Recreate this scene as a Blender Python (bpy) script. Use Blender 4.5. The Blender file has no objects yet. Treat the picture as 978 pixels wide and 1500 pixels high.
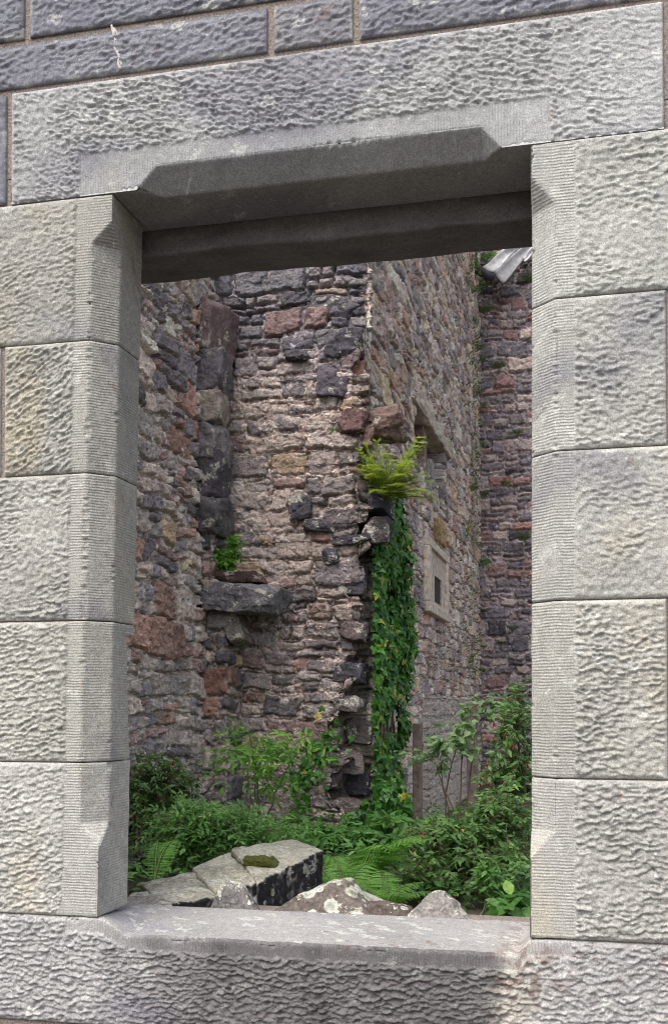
import bpy, bmesh, math, random
import numpy as np
from mathutils import Vector, Matrix

PI = math.pi
random.seed(7)
RNG = np.random.default_rng(7)
scene = bpy.context.scene
COL = scene.collection

# ----------------------------------------------------------------------------------------------
# camera
# ----------------------------------------------------------------------------------------------
FPX = 1600.0
YAW, PITCH = math.radians(13.3), math.radians(1.2)
HORIZON = 1033.0
PROW = HORIZON - FPX * math.tan(PITCH)
EYE = Vector((0.0, -2.377, 1.65))
camd = bpy.data.cameras.new('camera')
cam = bpy.data.objects.new('camera', camd)
COL.objects.link(cam)
camd.sensor_fit = 'VERTICAL'
camd.sensor_height = 36.0
camd.lens = 36.0 * FPX / 1500.0
camd.shift_y = (PROW - 750.0) / 1500.0
camd.clip_start = 0.05
camd.clip_end = 2000.0
cam.location = EYE
cam.rotation_euler = (PI / 2 + PITCH, 0, YAW)
scene.camera = cam
CAMR = (Matrix.Rotation(YAW, 3, 'Z') @ Matrix.Rotation(PI / 2 + PITCH, 3, 'X'))


def ray(px, py):
    return CAMR @ Vector(((px - 489.0) / FPX, -(py - PROW) / FPX, -1.0))


def P(px, py, Y):
    "the point of the plane y = Y that the photograph shows at (px, py)"
    d = ray(px, py)
    return EYE + d * ((Y - EYE.y) / d.y)


def PXp(px, py, X):
    "the same for a wall that runs away from us, x = X"
    d = ray(px, py)
    return EYE + d * ((X - EYE.x) / d.x)


# ----------------------------------------------------------------------------------------------
# noise
# ----------------------------------------------------------------------------------------------
def hsh(ix, iy, iz, seed):
    ix = ix.astype(np.int64); iy = iy.astype(np.int64); iz = np.asarray(iz).astype(np.int64)
    h = (ix * 374761393 + iy * 668265263 + iz * 2147483647 + seed * 1274126177) & 0xFFFFFFFF
    h = ((h ^ (h >> 13)) * 1274126177) & 0xFFFFFFFF
    h = ((h ^ (h >> 16)) * 2246822519) & 0xFFFFFFFF
    h = h ^ (h >> 15)
    return (h & 0xFFFFFF) / float(0x1000000)


def fade(t):
    return t * t * t * (t * (t * 6 - 15) + 10)


def pn(x, y, seed=0):
    x = np.asarray(x, float); y = np.asarray(y, float)
    x, y = np.broadcast_arrays(x, y)
    ix = np.floor(x); iy = np.floor(y)
    fx = x - ix; fy = y - iy
    u = fade(fx); v = fade(fy)

    def g(dx, dy):
        a = hsh(ix + dx, iy + dy, np.zeros_like(ix), seed) * 2 * PI
        return np.cos(a) * (fx - dx) + np.sin(a) * (fy - dy)
    a = g(0, 0) * (1 - u) + g(1, 0) * u
    b = g(0, 1) * (1 - u) + g(1, 1) * u
    return (a * (1 - v) + b * v) * 1.5


def fbm(x, y, seed=0, o=4, gain=0.5):
    s = 0; a = 1; n = 0
    for k in range(o):
        s = s + a * pn(x * 2 ** k + 17.3 * k, y * 2 ** k - 9.1 * k, seed + k)
        n += a; a *= gain
    return s / n


def vn3(p, seed=0):
    i = np.floor(p); f = p - i; u = fade(f)
    r = 0
    for dx in (0, 1):
        wx = u[:, 0] if dx else 1 - u[:, 0]
        for dy in (0, 1):
            wy = u[:, 1] if dy else 1 - u[:, 1]
            for dz in (0, 1):
                wz = u[:, 2] if dz else 1 - u[:, 2]
                r = r + wx * wy * wz * hsh(i[:, 0] + dx, i[:, 1] + dy, i[:, 2] + dz, seed)
    return r * 2 - 1


def fbm3(p, seed=0, o=4):
    s = 0; a = 1; n = 0
    for k in range(o):
        s = s + a * vn3(p * 2 ** k + 11.7 * k, seed + k); n += a; a *= .5
    return s / n


def worley(x, y, seed=0, jit=0.9):
    "F1, F2, hash of the nearest cell, offset to its centre"
    ix = np.floor(x); iy = np.floor(y)
    f1 = np.full(x.shape, 9.0); f2 = np.full(x.shape, 9.0)
    bx = np.zeros(x.shape); by = np.zeros(x.shape); ox = np.zeros(x.shape); oy = np.zeros(x.shape)
    z = np.zeros_like(ix)
    for dx in (-1, 0, 1):
        for dy in (-1, 0, 1):
            cx = ix + dx; cy = iy + dy
            px = cx + .5 + jit * (hsh(cx, cy, z, seed) - .5)
            py = cy + .5 + jit * (hsh(cx, cy, z, seed + 31) - .5)
            d = np.hypot(x - px, y - py)
            m = d < f1
            f2 = np.where(m, f1, np.minimum(f2, d))
            bx = np.where(m, cx, bx); by = np.where(m, cy, by)
            ox = np.where(m, x - px, ox); oy = np.where(m, y - py, oy)
            f1 = np.where(m, d, f1)
    return f1, f2, hsh(bx, by, z, seed + 77), ox, oy


def sst(a, b, x):
    t = np.clip((x - a) / (b - a), 0, 1)
    return t * t * (3 - 2 * t)


# ----------------------------------------------------------------------------------------------
# mesh and object helpers
# ----------------------------------------------------------------------------------------------
def raw_mesh(name, V, loops, sizes, attrs=None, smooth=True):
    me = bpy.data.meshes.new(name)
    V = np.ascontiguousarray(V, dtype=np.float32)
    me.vertices.add(len(V)); me.vertices.foreach_set('co', V.ravel())
    loops = np.ascontiguousarray(loops, dtype=np.int32)
    sizes = np.ascontiguousarray(sizes, dtype=np.int32)
    starts = np.concatenate([[0], np.cumsum(sizes)[:-1]]).astype(np.int32)
    me.loops.add(len(loops)); me.loops.foreach_set('vertex_index', loops)
    me.polygons.add(len(sizes)); me.polygons.foreach_set('loop_start', starts)
    me.polygons.foreach_set('use_smooth', np.full(len(sizes), smooth))
    me.update(calc_edges=True)
    for k, a in (attrs or {}).items():
        a = np.asarray(a, dtype=np.float32)
        if a.ndim == 2:
            at = me.attributes.new(k, 'FLOAT_COLOR', 'POINT')
            c = np.ones((len(V), 4), np.float32); c[:, :3] = a
            at.data.foreach_set('color', c.ravel())
        else:
            at = me.attributes.new(k, 'FLOAT', 'POINT')
            at.data.foreach_set('value', a.ravel())
    return me


def link(name, me, mat, parent=None, label=None):
    o = bpy.data.objects.new(name, me)
    COL.objects.link(o)
    if mat is not None and me is not None:
        for m in (mat if isinstance(mat, (list, tuple)) else [mat]):
            me.materials.append(m)
    if parent is not None:
        o.parent = parent
        o.matrix_parent_inverse = Matrix.Identity(4)
        o.location = -Vector(parent['origin']) if 'origin' in parent else (0, 0, 0)
    if label:
        o['label'] = label
    return o


def thing(name, loc, label, cat, group=None):
    "an Empty at the thing's base; parts are modelled in world coordinates"
    o = bpy.data.objects.new(name, None)
    COL.objects.link(o)
    o.location = loc
    o.empty_display_size = .1
    o['origin'] = [float(c) for c in loc]
    tag(o, label, cat, group)
    return o


def tag(o, label, cat, group=None):
    o['label'] = label; o['category'] = cat
    if group:
        o['group'] = group
    return o


def grid_loops(n, m, flip=False, off=0):
    i = np.arange(n - 1)[:, None]; j = np.arange(m - 1)[None, :]
    a = i * m + j; b = a + m; c = b + 1; d = a + 1
    q = np.stack([a, d, c, b] if flip else [a, b, c, d], -1).reshape(-1, 4)
    return q + off


def grid_obj(name, V, mat, parent=None, attrs=None, flip=False, label=None):
    n, m = V.shape[:2]
    q = grid_loops(n, m, flip)
    at = {k: (a.reshape(-1, 3) if a.ndim == 3 else a.ravel()) for k, a in (attrs or {}).items()}
    me = raw_mesh(name, V.reshape(-1, 3), q.ravel(), np.full(len(q), 4), at)
    return link(name, me, mat, parent, label)


class MB:
    "collects polygons for one mesh"
    def __init__(s):
        s.V = []; s.L = []; s.S = []; s.T = []; s.n = 0

    def add(s, V, F, tint=0.5):
        V = np.asarray(V, float).reshape(-1, 3)
        for f in F:
            s.L.extend(int(i) + s.n for i in f); s.S.append(len(f))
        s.V.append(V); s.T.append(np.full(len(V), tint)); s.n += len(V)

    def addq(s, V, L, S, T):
        s.L.extend((np.asarray(L) + s.n).tolist()); s.S.extend(np.asarray(S).tolist())
        s.V.append(V); s.T.append(T); s.n += len(V)

    def tube(s, pts, r0, r1=None, k=6, tint=.5, cap=True):
        pts = np.asarray([tuple(p) for p in pts], float); n = len(pts)
        r1 = r0 if r1 is None else r1
        tan = np.gradient(pts, axis=0); tan /= np.linalg.norm(tan, axis=1)[:, None] + 1e-9
        ref = np.array([0.3, 0.2, 1.0]) if abs(tan[0, 2]) < .9 else np.array([1.0, 0.1, 0])
        a = np.cross(tan, ref); a /= np.linalg.norm(a, axis=1)[:, None] + 1e-9
        b = np.cross(tan, a)
        rad = np.linspace(r0, r1, n)
        ph = np.arange(k) * 2 * PI / k
        V = pts[:, None] + rad[:, None, None] * (np.cos(ph)[None, :, None] * a[:, None] + np.sin(ph)[None, :, None] * b[:, None])
        F = []
        for i in range(n - 1):
            for j in range(k):
                F.append((i * k + j, i * k + (j + 1) % k, (i + 1) * k + (j + 1) % k, (i + 1) * k + j))
        if cap:
            F.append(tuple(range(k))[::-1]); F.append(tuple((n - 1) * k + j for j in range(k)))
        s.add(V.reshape(-1, 3), F, tint)

    def build(s, name, mat, parent=None, smooth=True, label=None):
        me = raw_mesh(name, np.concatenate(s.V), s.L, s.S, {'tint': np.concatenate(s.T)}, smooth)
        return link(name, me, mat, parent, label)


# ----------------------------------------------------------------------------------------------
# materials
# ----------------------------------------------------------------------------------------------
def new_mat(name):
    m = bpy.data.materials.new(name); m.use_nodes = True
    nt = m.node_tree; nt.nodes.clear()
    out = nt.nodes.new('ShaderNodeOutputMaterial')
    bs = nt.nodes.new('ShaderNodeBsdfPrincipled')
    nt.links.new(bs.outputs[0], out.inputs[0])
    return m, nt, bs, out


def nnode(nt, typ, **kw):
    n = nt.nodes.new(typ)
    for k, v in kw.items():
        if k in n.inputs:
            n.inputs[k].default_value = v
        else:
            setattr(n, k, v)
    return n


def noise_node(nt, scale, detail=4, rough=.6, vec=None):
    n = nt.nodes.new('ShaderNodeTexNoise')
    n.inputs['Scale'].default_value = scale; n.inputs['Detail'].default_value = detail
    n.inputs['Roughness'].default_value = rough
    if vec is not None:
        nt.links.new(vec, n.inputs['Vector'])
    return n


def rng_node(nt, src, a, b, c, d):
    n = nt.nodes.new('ShaderNodeMapRange')
    for i, v in zip(range(1, 5), (a, b, c, d)):
        n.inputs[i].default_value = v
    nt.links.new(src, n.inputs[0])
    return n.outputs[0]


def mul_col(nt, col, fac):
    "col * fac, a vector scale"
    n = nt.nodes.new('ShaderNodeVectorMath'); n.operation = 'SCALE'
    nt.links.new(col, n.inputs[0]); nt.links.new(fac, n.inputs['Scale'])
    return n.outputs[0]


def math_node(nt, op, a, b=None):
    n = nt.nodes.new('ShaderNodeMath'); n.operation = op
    for i, v in enumerate((a, b)):
        if v is None:
            continue
        if hasattr(v, 'links'):
            nt.links.new(v, n.inputs[i])
        else:
            n.inputs[i].default_value = v
    return n.outputs[0]


def stone_mat(name, fine=180.0, coarse=26.0, var=(.62, 1.36), bump=.35, dist=.004, tooled=False, rough=.93):
    m, nt, bs, out = new_mat(name)
    co = nt.nodes.new('ShaderNodeTexCoord').outputs['Object']
    at = nt.nodes.new('ShaderNodeAttribute'); at.attribute_name = 'Col'
    n1 = noise_node(nt, fine, 3, .7, co); n2 = noise_node(nt, coarse, 5, .65, co)
    f1 = rng_node(nt, n1.outputs[0], .3, .7, *var)
    f2 = rng_node(nt, n2.outputs[0], .3, .7, .84, 1.16)
    c = mul_col(nt, at.outputs['Color'], f1); c = mul_col(nt, c, f2)
    nt.links.new(c, bs.inputs['Base Color'])
    bs.inputs['Roughness'].default_value = rough
    bs.inputs['Specular IOR Level'].default_value = .25
    h = math_node(nt, 'ADD', n1.outputs[0], math_node(nt, 'MULTIPLY', n2.outputs[0], 1.5))
    if tooled:
        tl = nt.nodes.new('ShaderNodeAttribute'); tl.attribute_name = 'tool'
        lc = nt.nodes.new('ShaderNodeAttribute'); lc.attribute_name = 'lcoord'
        n3 = noise_node(nt, 30, 2, .5, co)
        ph = math_node(nt, 'ADD', math_node(nt, 'MULTIPLY', lc.outputs['Fac'], 2 * PI / .0066),
                       math_node(nt, 'MULTIPLY', n3.outputs[0], 5.0))
        sn = math_node(nt, 'MULTIPLY', math_node(nt, 'SINE', ph), tl.outputs['Fac'])
        am = rng_node(nt, noise_node(nt, 14, 3, .6, co).outputs[0], .35, .6, .05, .34)
        h = math_node(nt, 'ADD', h, math_node(nt, 'MULTIPLY', sn, am))
    b = nt.nodes.new('ShaderNodeBump')
    b.inputs['Strength'].default_value = bump; b.inputs['Distance'].default_value = dist
    nt.links.new(h, b.inputs['Height']); nt.links.new(b.outputs[0], bs.inputs['Normal'])
    return m


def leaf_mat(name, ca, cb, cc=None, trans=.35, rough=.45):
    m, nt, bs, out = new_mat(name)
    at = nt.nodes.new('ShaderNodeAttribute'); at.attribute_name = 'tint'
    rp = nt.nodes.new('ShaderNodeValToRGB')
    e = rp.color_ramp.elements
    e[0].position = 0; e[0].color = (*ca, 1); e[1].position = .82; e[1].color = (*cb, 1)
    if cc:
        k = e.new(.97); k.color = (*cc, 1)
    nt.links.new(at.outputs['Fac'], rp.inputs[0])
    co = nt.nodes.new('ShaderNodeTexCoord').outputs['Object']
    f = rng_node(nt, noise_node(nt, 60, 2, .5, co).outputs[0], .3, .7, .75, 1.25)
    c = mul_col(nt, rp.outputs[0], f)
    nt.links.new(c, bs.inputs['Base Color'])
    bs.inputs['Roughness'].default_value = rough
    bs.inputs['Specular IOR Level'].default_value = .4
    tr = nt.nodes.new('ShaderNodeBsdfTranslucent')
    nt.links.new(mul_col(nt, c, rng_node(nt, at.outputs['Fac'], 0, 1, 1.2, 1.5)), tr.inputs[0])
    mx = nt.nodes.new('ShaderNodeMixShader'); mx.inputs[0].default_value = trans
    nt.links.new(bs.outputs[0], mx.inputs[1]); nt.links.new(tr.outputs[0], mx.inputs[2])
    nt.links.new(mx.outputs[0], out.inputs[0])
    return m


def plain_mat(name, col, rough=.8, metal=0, var=.3, scale=40, bump=.2, dist=.003):
    m, nt, bs, out = new_mat(name)
    co = nt.nodes.new('ShaderNodeTexCoord').outputs['Object']
    n = noise_node(nt, scale, 5, .65, co)
    rgb = nt.nodes.new('ShaderNodeRGB'); rgb.outputs[0].default_value = (*col, 1)
    nt.links.new(mul_col(nt, rgb.outputs[0], rng_node(nt, n.outputs[0], .3, .7, 1 - var, 1 + var)), bs.inputs['Base Color'])
    bs.inputs['Roughness'].default_value = rough; bs.inputs['Metallic'].default_value = metal
    b = nt.nodes.new('ShaderNodeBump'); b.inputs['Strength'].default_value = bump; b.inputs['Distance'].default_value = dist
    nt.links.new(n.outputs[0], b.inputs['Height']); nt.links.new(b.outputs[0], bs.inputs['Normal'])
    return m


M_ASH = stone_mat('tooled_sandstone', 300, 60, (.60, 1.40), .7, .002, True)
M_RUB = stone_mat('rubble_masonry', 75, 17, (.55, 1.45), .8, .02)
M_ROCK = stone_mat('lichened_stone', 130, 30, (.6, 1.4), .6, .006)
M_MORT = plain_mat('lime_mortar', (.285, .235, .20), .95, 0, .6, 190, 1, .008)
M_SOIL = plain_mat('soil', (.05, .04, .03), 1, 0, .4, 9, .6, .03)
M_WOOD = plain_mat('weathered_timber', (.16, .12, .1), .85, 0, .5, 22, .5, .006)
M_LEAD = plain_mat('lead_sheet', (.5, .5, .5), .6, .0, .25, 12, .3, .01)
M_LEADD = plain_mat('dull_lead_sheet', (.2, .2, .21), .6, .0, .25, 12, .3, .01)
M_PIPE = plain_mat('dark_iron', (.03, .03, .035), .6, .2, .3, 30, .2)
M_STEM = plain_mat('woody_stem', (.1, .06, .04), .8, 0, .3, 60, .3)
M_GSTEM = plain_mat('green_stem', (.09, .13, .04), .7, 0, .3, 60, .2)
M_FUCH = leaf_mat('fuchsia_leaf', (.028, .08, .02), (.11, .23, .05), (.2, .33, .07))
M_FLOW = plain_mat('fuchsia_flower', (.32, .012, .035), .6, 0, .3, 60, .1)
M_IVY = leaf_mat('ivy_leaf', (.016, .075, .008), (.075, .24, .022), (.35, .32, .03), .3, .4)
M_FERN = leaf_mat('fern_frond', (.06, .17, .025), (.15, .33, .05), None, .45, .55)
M_ELD = leaf_mat('sapling_leaf', (.06, .19, .025), (.19, .40, .05), None, .45, .5)
M_BRAM = leaf_mat('bramble_leaf', (.04, .125, .026), (.13, .29, .06), (.22, .38, .07), .4, .5)
M_NETT = leaf_mat('nettle_leaf', (.045, .14, .03), (.15, .32, .07), (.24, .38, .08), .42, .5)
M_BROAD = leaf_mat('broad_leaf', (.10, .20, .075), (.24, .36, .15), None, .4, .5)
M_CONI = leaf_mat('yellow_needles', (.16, .24, .025), (.36, .44, .06), None, .4, .6)
M_WEED = leaf_mat('wall_weed', (.05, .10, .02), (.13, .2, .04), None, .3, .6)
M_MOSS = plain_mat('moss', (.09, .1, .015), 1, 0, .5, 150, 1, .006)


# ----------------------------------------------------------------------------------------------
# THE WINDOW WALL: dressed sandstone blocks, each cut, tooled and chamfered as one mesh
# ----------------------------------------------------------------------------------------------
def tooled_height(u, v, seed, ang, amp, size, worn):
    "punched ashlar face: staggered elongated dimples and lips"
    ca, sa = math.cos(ang), math.sin(ang)
    a = u * ca + v * sa; b = -u * sa + v * ca
    a = a + .006 * pn(u * 28, v * 28, seed + 3); b = b + .006 * pn(u * 22, v * 30, seed + 4)
    f1, f2, hid, ox, oy = worley(a / (size * 1.75), b / (size * .95), seed, .9)
    hid2 = hsh(np.floor(hid * 99991), np.zeros_like(u), np.zeros_like(u), 9)
    pit = -np.clip(1 - (f1 / .42) ** 2, 0, 1) * np.clip(hid2 * 2.2 - .9, 0, 1.2) * 1.15
    lip = -np.clip(oy, -.55, .55) * (.5 + 1.1 * hid) + (hid2 - .5) * .5
    g1, _, hg_, gx_, gy_ = worley(a / (size * .8) + 7.3, b / (size * .5), seed + 6, .9)
    lip2 = -np.clip(gy_, -.5, .5) * .4 + (hg_ - .5) * .22
    rip = pn(a / (size * 2.4), b / (size * .9), seed + 9) * .3
    w = sst(-.25, .35, fbm(u * 5, v * 5, seed + 20, 3) + worn)
    h = .78 * amp * (pit + lip + lip2 + rip) * (.14 + .86 * w) + amp * .9 * fbm(u * 70, v * 70, seed + 12, 3)
    h += .0035 * fbm(u * 7, v * 7, seed + 13, 2)
    return h


def stone_colour(u, v, seed, base, dark=.0, yellow=.0, lichen=.35):
    base = np.array(base) * np.array((1.01, .993, .985))
    c = np.broadcast_to(base, u.shape + (3,)).copy()
    k = fbm(u * 4, v * 4, seed + 40, 4)
    c *= (1 + .22 * k)[..., None]
    d = sst(.12, .5, fbm(u * 2.3 + 5, v * 3.1, seed + 41, 4) + dark)
    c = c * (1 - .5 * d[..., None]) + np.array((.15, .15, .185)) * (.5 * d[..., None])
    yl = sst(.15, .6, fbm(u * 3.3, v * 1.7, seed + 42, 3) + yellow)
    c = c * (1 + yl[..., None] * np.array((.07, .015, -.12)))
    f1, _, hid, _, _ = worley(u * 22 + .4 * pn(u * 60, v * 60, seed), v * 22, seed + 43, .95)
    li = (f1 < .13 + .25 * hid * hid) & (hid > 1 - lichen * .5) & (fbm(u * 6, v * 6, seed + 44, 2) > .0)
    li = li & (pn(u * 130, v * 130, seed + 47) > -.35)
    c[li] = c[li] * .45 + np.array((.52, .52, .48)) * .5
    sp = hsh(np.floor(u * 260), np.floor(v * 260), np.zeros_like(u), seed + 45)
    c[sp > .9965] = c[sp > .9965] * .4 + np.array((.36, .36, .34))
    rd = sst(.32, .45, fbm(u * 30, v * 30, seed + 46, 3)) * sst(.2, .5, fbm(u * 3, v * 3, seed + 48, 2))
    c = c * (1 - .55 * rd[..., None]) + np.array((.16, .09, .06)) * (.55 * rd[..., None])
    return np.clip(c, .02, .75)


def sweep(name, parent, ctrl, t0, t1, place, base, seed, step=.0027, ang=0., amp=.0042, size=.017, worn=.0,
          dark=0., yellow=0., lichen=.35, colour_fn=None, flip=False, hmul=None, span=None, tool_regs=(1, 2, 3)):
    """ctrl(t) -> list of (q, y) control points of the section at every t: [outer end, draft margin, chamfer
    edge, arris, rear].  place(q, y, t) -> world.  Region 0 is punched, the others are finely droved."""
    nt_ = max(6, int((t1 - t0) / step))
    t = np.linspace(t0, t1, nt_)
    cps = [np.array([np.broadcast_to(np.asarray(c, float), t.shape) for c in cp]) for cp in ctrl(t)]  # each (2, nt)
    qs, ys, reg, fr, nq, ny = [], [], [], [], [], []
    for i in range(len(cps) - 1):
        a, b = cps[i], cps[i + 1]
        L = float(np.max(np.hypot(*(b - a))))
        n = max(2, int(L / step))
        f = np.linspace(0, 1, n, endpoint=(i == len(cps) - 2))
        for x in f:
            p = a * (1 - x) + b * x
            qs.append(p[0]); ys.append(p[1]); reg.append(i); fr.append(x * L)
            d = b - a; l = np.hypot(*d) + 1e-6
            nq.append(d[1] / l); ny.append(-d[0] / l)
    Q, Yy, NQ, NY = (np.array(x).T for x in (qs, ys, nq, ny))      # (nt, nsec)
    R = np.array(reg)[None, :].repeat(nt_, 0); D = np.array(fr)[None, :].repeat(nt_, 0)
    T = t[:, None].repeat(Q.shape[1], 1)
    # smooth the normals along the section so that arrises stay closed
    arc = np.concatenate([np.zeros((nt_, 1)), np.cumsum(np.hypot(np.diff(Q, axis=1), np.diff(Yy, axis=1)), 1)], 1)
    w = place(Q, Yy, T)
    u = w[..., 0] + w[..., 1] * .7; v = w[..., 2] + w[..., 1] * .9
    rough = tooled_height(u, v, seed, ang, amp, size, worn)
    endT = np.minimum(T - t0, t1 - T)
    out0 = arc
    fade_m = np.where(R == 0, 1.0, 0.0)
    L0 = arc[:, (np.array(reg) == 0).sum() - 1][:, None]
    fm = fade_m * sst(.0, .006, L0 - arc + .004 * pn(v * 60, u * 60, seed + 5)) * sst(.0, .012, np.minimum(endT, out0) + .001)
    if span is not None:
        ext = (R <= 1) * (1 - sst(span[0], span[0] + .006, T) * (1 - sst(span[1] - .006, span[1], T)))
        fm = np.maximum(fm, ext * sst(.0, .012, np.minimum(endT, out0) + .001) * sst(0, .006, arc[:, np.searchsorted(np.array(reg), 2)][:, None] - arc))
    if hmul is not None:
        fm = fm * hmul(w)
    h = rough * fm + (1 - fm) * (.0007 * fbm(u * 60, v * 60, seed + 14, 3) + .0012 * fbm(u * 9, v * 9, seed + 15, 2)) + fm * .0035
    # worn edges at the joints
    e = np.minimum(endT, out0)
    h -= .0022 * (1 - sst(0, .0034 + .004 * pn(u * 40, v * 40, seed + 16), e))
    # chipped arrises
    for i in range(1, len(cps) - 1):
        k = np.searchsorted(np.array(reg), i)
        if i == 1:
            continue
        da = np.abs(arc - arc[:, k:k + 1])
        chip = sst(.34, .72, pn(T * 13, T * 0 + i * 3.7, seed + 60) + .5 * pn(T * 90, T * 0 + i, seed + 61))
        h -= (.0012 + .004 * chip) * (1 - sst(0, .004 + .008 * chip, da))
    W = place(Q + NQ * h, Yy + NY * h, T)
    Wb = W.copy()
    C = colour_fn(w, u, v) if colour_fn else stone_colour(u, v, seed, base, dark, yellow, lichen)
    pale = (1 - sst(.001, .010, e + .004 * pn(u * 50, v * 50, seed + 70))) * sst(-.05, .35, fbm(u * 14, v * 14, seed + 71, 3))
    C = C * (1 - .5 * pale[..., None]) + np.array((.50, .49, .45)) * (.5 * pale[..., None])
    tool = np.where(R <= 1, 1 - np.clip(fm * 3, 0, 1), 1.0) * np.where((R == 0) | np.isin(R, tool_regs), 1.0, 0.0)
    lco = T + 0 * Q
    # skirts into the joints
    inn = place(Q - NQ * .03, Yy - NY * .03, T)
    W = np.concatenate([inn[:1], W, inn[-1:]], 0)
    C = np.concatenate([C[:1], C, C[-1:]], 0); tool = np.concatenate([tool[:1], tool, tool[-1:]], 0)
    lco = np.concatenate([lco[:1], lco, lco[-1:]], 0)
    first = W[:, :1] + (place(Q[:1, :1], Yy[:1, :1] + .04, T[:1, :1]) - place(Q[:1, :1], Yy[:1, :1], T[:1, :1]))
    W = np.concatenate([first, W], 1); C = np.concatenate([C[:, :1], C], 1)
    tool = np.concatenate([tool[:, :1], tool], 1); lco = np.concatenate([lco[:, :1], lco], 1)
    return grid_obj(name, W, M_ASH, parent, {'Col': C, 'tool': tool, 'lcoord': lco}, flip)


def XZ(px, py):
    p = P(px, py, 0.0)
    return p.x, p.z


CH = .0525                       # width of the chamfer on each face
xl_t, zl_t = XZ(165.5, 284); xl_b, zl_b = XZ(143.5, 1345)
xr_t, zr_t = XZ(776.5, 211); xr_b, zr_b = XZ(775.5, 1372)


def edge_l(t):
    return xl_b + (xl_t - xl_b) * (t - zl_b) / (zl_t - zl_b)


def edge_r(t):
    return xr_b + (xr_t - xr_b) * (t - zr_b) / (zr_t - zr_b)


Z_LIN = .5 * (zl_t + zr_t)       # underside of the lintel
Z_SIL = .5 * (zl_b + zr_b)
print('Z lintel', zl_t, zr_t, 'sill', zl_b, zr_b, 'X', xl_t, xr_t)
GAP = .0013

wall = thing('ashlar_wall', (-.6, .1, 0), 'pale grey tooled sandstone wall with a chamfered empty window opening, nearest the viewer', 'wall')
GREY = (.305, .30, .272)
BLUE = (.17, .175, .2)


def stop_fn(zc0, za0, zc1, za1):
    "chamfer width along a jamb or lintel: nothing at a0, full between c0 and c1, nothing at a1"
    return lambda t: CH * np.clip((t - za0) / (zc0 - za0), 0, 1) * np.clip((za1 - t) / (za1 - zc1), 0, 1)


zL = [XZ(115, y)[1] for y in (289, 499, 693, 909, 1117, 1343)]
zR = [XZ(838, y)[1] for y in (203.5, 435, 659, 879, 1141, 1377)]
cL = stop_fn(XZ(115, 1206)[1], XZ(145, 1242)[1], XZ(135, 357)[1], XZ(163, 323)[1])
cR = stop_fn(XZ(813, 1218)[1], XZ(777, 1256)[1], XZ(813, 297)[1], XZ(779, 258)[1])
mgL = -(XZ(143.5, 1345)[0] - XZ(93, 1345)[0])
mgR = -(XZ(838, 800)[0] - XZ(776, 800)[0])
zn1 = XZ(100, 925)[1]; zn2 = XZ(100, 945)[1]


def depth_l(t):
    d = .175 - .012 * sst(zL[3] - .02, zL[4], 2 * zL[3] - t)
    notch = sst(zn1, zn2 - .001, 2 * zn1 - t + (zn1 - zn1))
    d = np.where(t < zL[3], .150 - .03 * sst(zL[3], zL[3] - .03, t) * 1.0 + 0 * t, d)
    low = np.where(t < zL[3] - .028, .128 + .035 * np.clip((zL[3] - .028 - t) / (zL[3] - zL[4]), 0, 1), np.where(t < zL[3], .17, .175))
    return np.where(t < zL[4], .166, low)


left_outer = [XZ(-70, 400)[0], XZ(7, 600)[0], XZ(-75, 800)[0], XZ(-60, 1000)[0], XZ(-75, 1200)[0]]
right_outer = [XZ(1060, 300)[0], XZ(975, 550)[0], XZ(1065, 800)[0], XZ(976.5, 1000)[0], XZ(1070, 1250)[0]]
cols_l = [(GREY, .05, .12, .3), (GREY, .05, .0, .2), ((.335, .33, .302), -.05, .0, .3), ((.345, .34, .305), -.1, .15, .3), ((.37, .365, .338), -.15, .05, .4)]
cols_r = [((.345, .352, .328), -.1, -.1, .5), ((.345, .348, .325), .0, .0, .4), ((.342, .34, .316), -.02, .05, .5), ((.34, .335, .304), .05, .1, .5), ((.345, .34, .316), -.1, .0, .4)]
for i in range(5):
    t1, t0 = zL[i] - GAP, zL[i + 1] + GAP
    b, dk, yl, li = cols_l[i]
    xo = left_outer[i]
    sweep('jamb_stone', wall, lambda t, xo=xo: [(xo - edge_l(t), 0 * t), (mgL + 0 * t, 0 * t), (-cL(t), 0 * t), (0 * t, cL(t)), (0 * t, depth_l(t))],
          t0, t1, lambda q, y, t: np.stack([edge_l(t) + q, y, t], -1), b, 100 + i, ang=[.12, .45, .12, .1, .15][i], amp=[.0035, .005, .0048, .005, .0046][i],
          size=.0120, worn=[.1, .5, .25, .3, .3][i], dark=dk, yellow=yl, lichen=li, flip=True)
    t1, t0 = zR[i] - GAP, zR[i + 1] + GAP
    b, dk, yl, li = cols_r[i]
    xo = right_outer[i]
    sweep('jamb_stone', wall, lambda t, xo=xo: [(edge_r(t) - xo, 0 * t), (mgR + 0 * t, 0 * t), (-cR(t), 0 * t), (0 * t, cR(t)), (0 * t, .17 + 0 * t)],
          t0, t1, lambda q, y, t: np.stack([edge_r(t) - q, y, t], -1), b, 200 + i, ang=[.05, .03, .0, .08, .12][i], amp=[.0042, .0045, .0038, .0052, .0052][i],
          size=.0120, worn=[.0, .15, -.25, .3, .35][i], dark=dk, yellow=yl, lichen=li)

# lintel
zt_l = XZ(390, 84)[1]
x0l, x1l = XZ(17, 220)[0], XZ(971, 100)[0]
ctop = XZ(228, 243); capx = XZ(200, 279)
cH = stop_fn(XZ(229, 243)[0], XZ(201, 278)[0], XZ(704, 185)[0], XZ(733, 213)[0])
mgH = -(XZ(300, 218)[1] - XZ(300, 269.5)[1]) - .012
xml, xmr = XZ(115, 260)[0], XZ(808, 180)[0]


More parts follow.
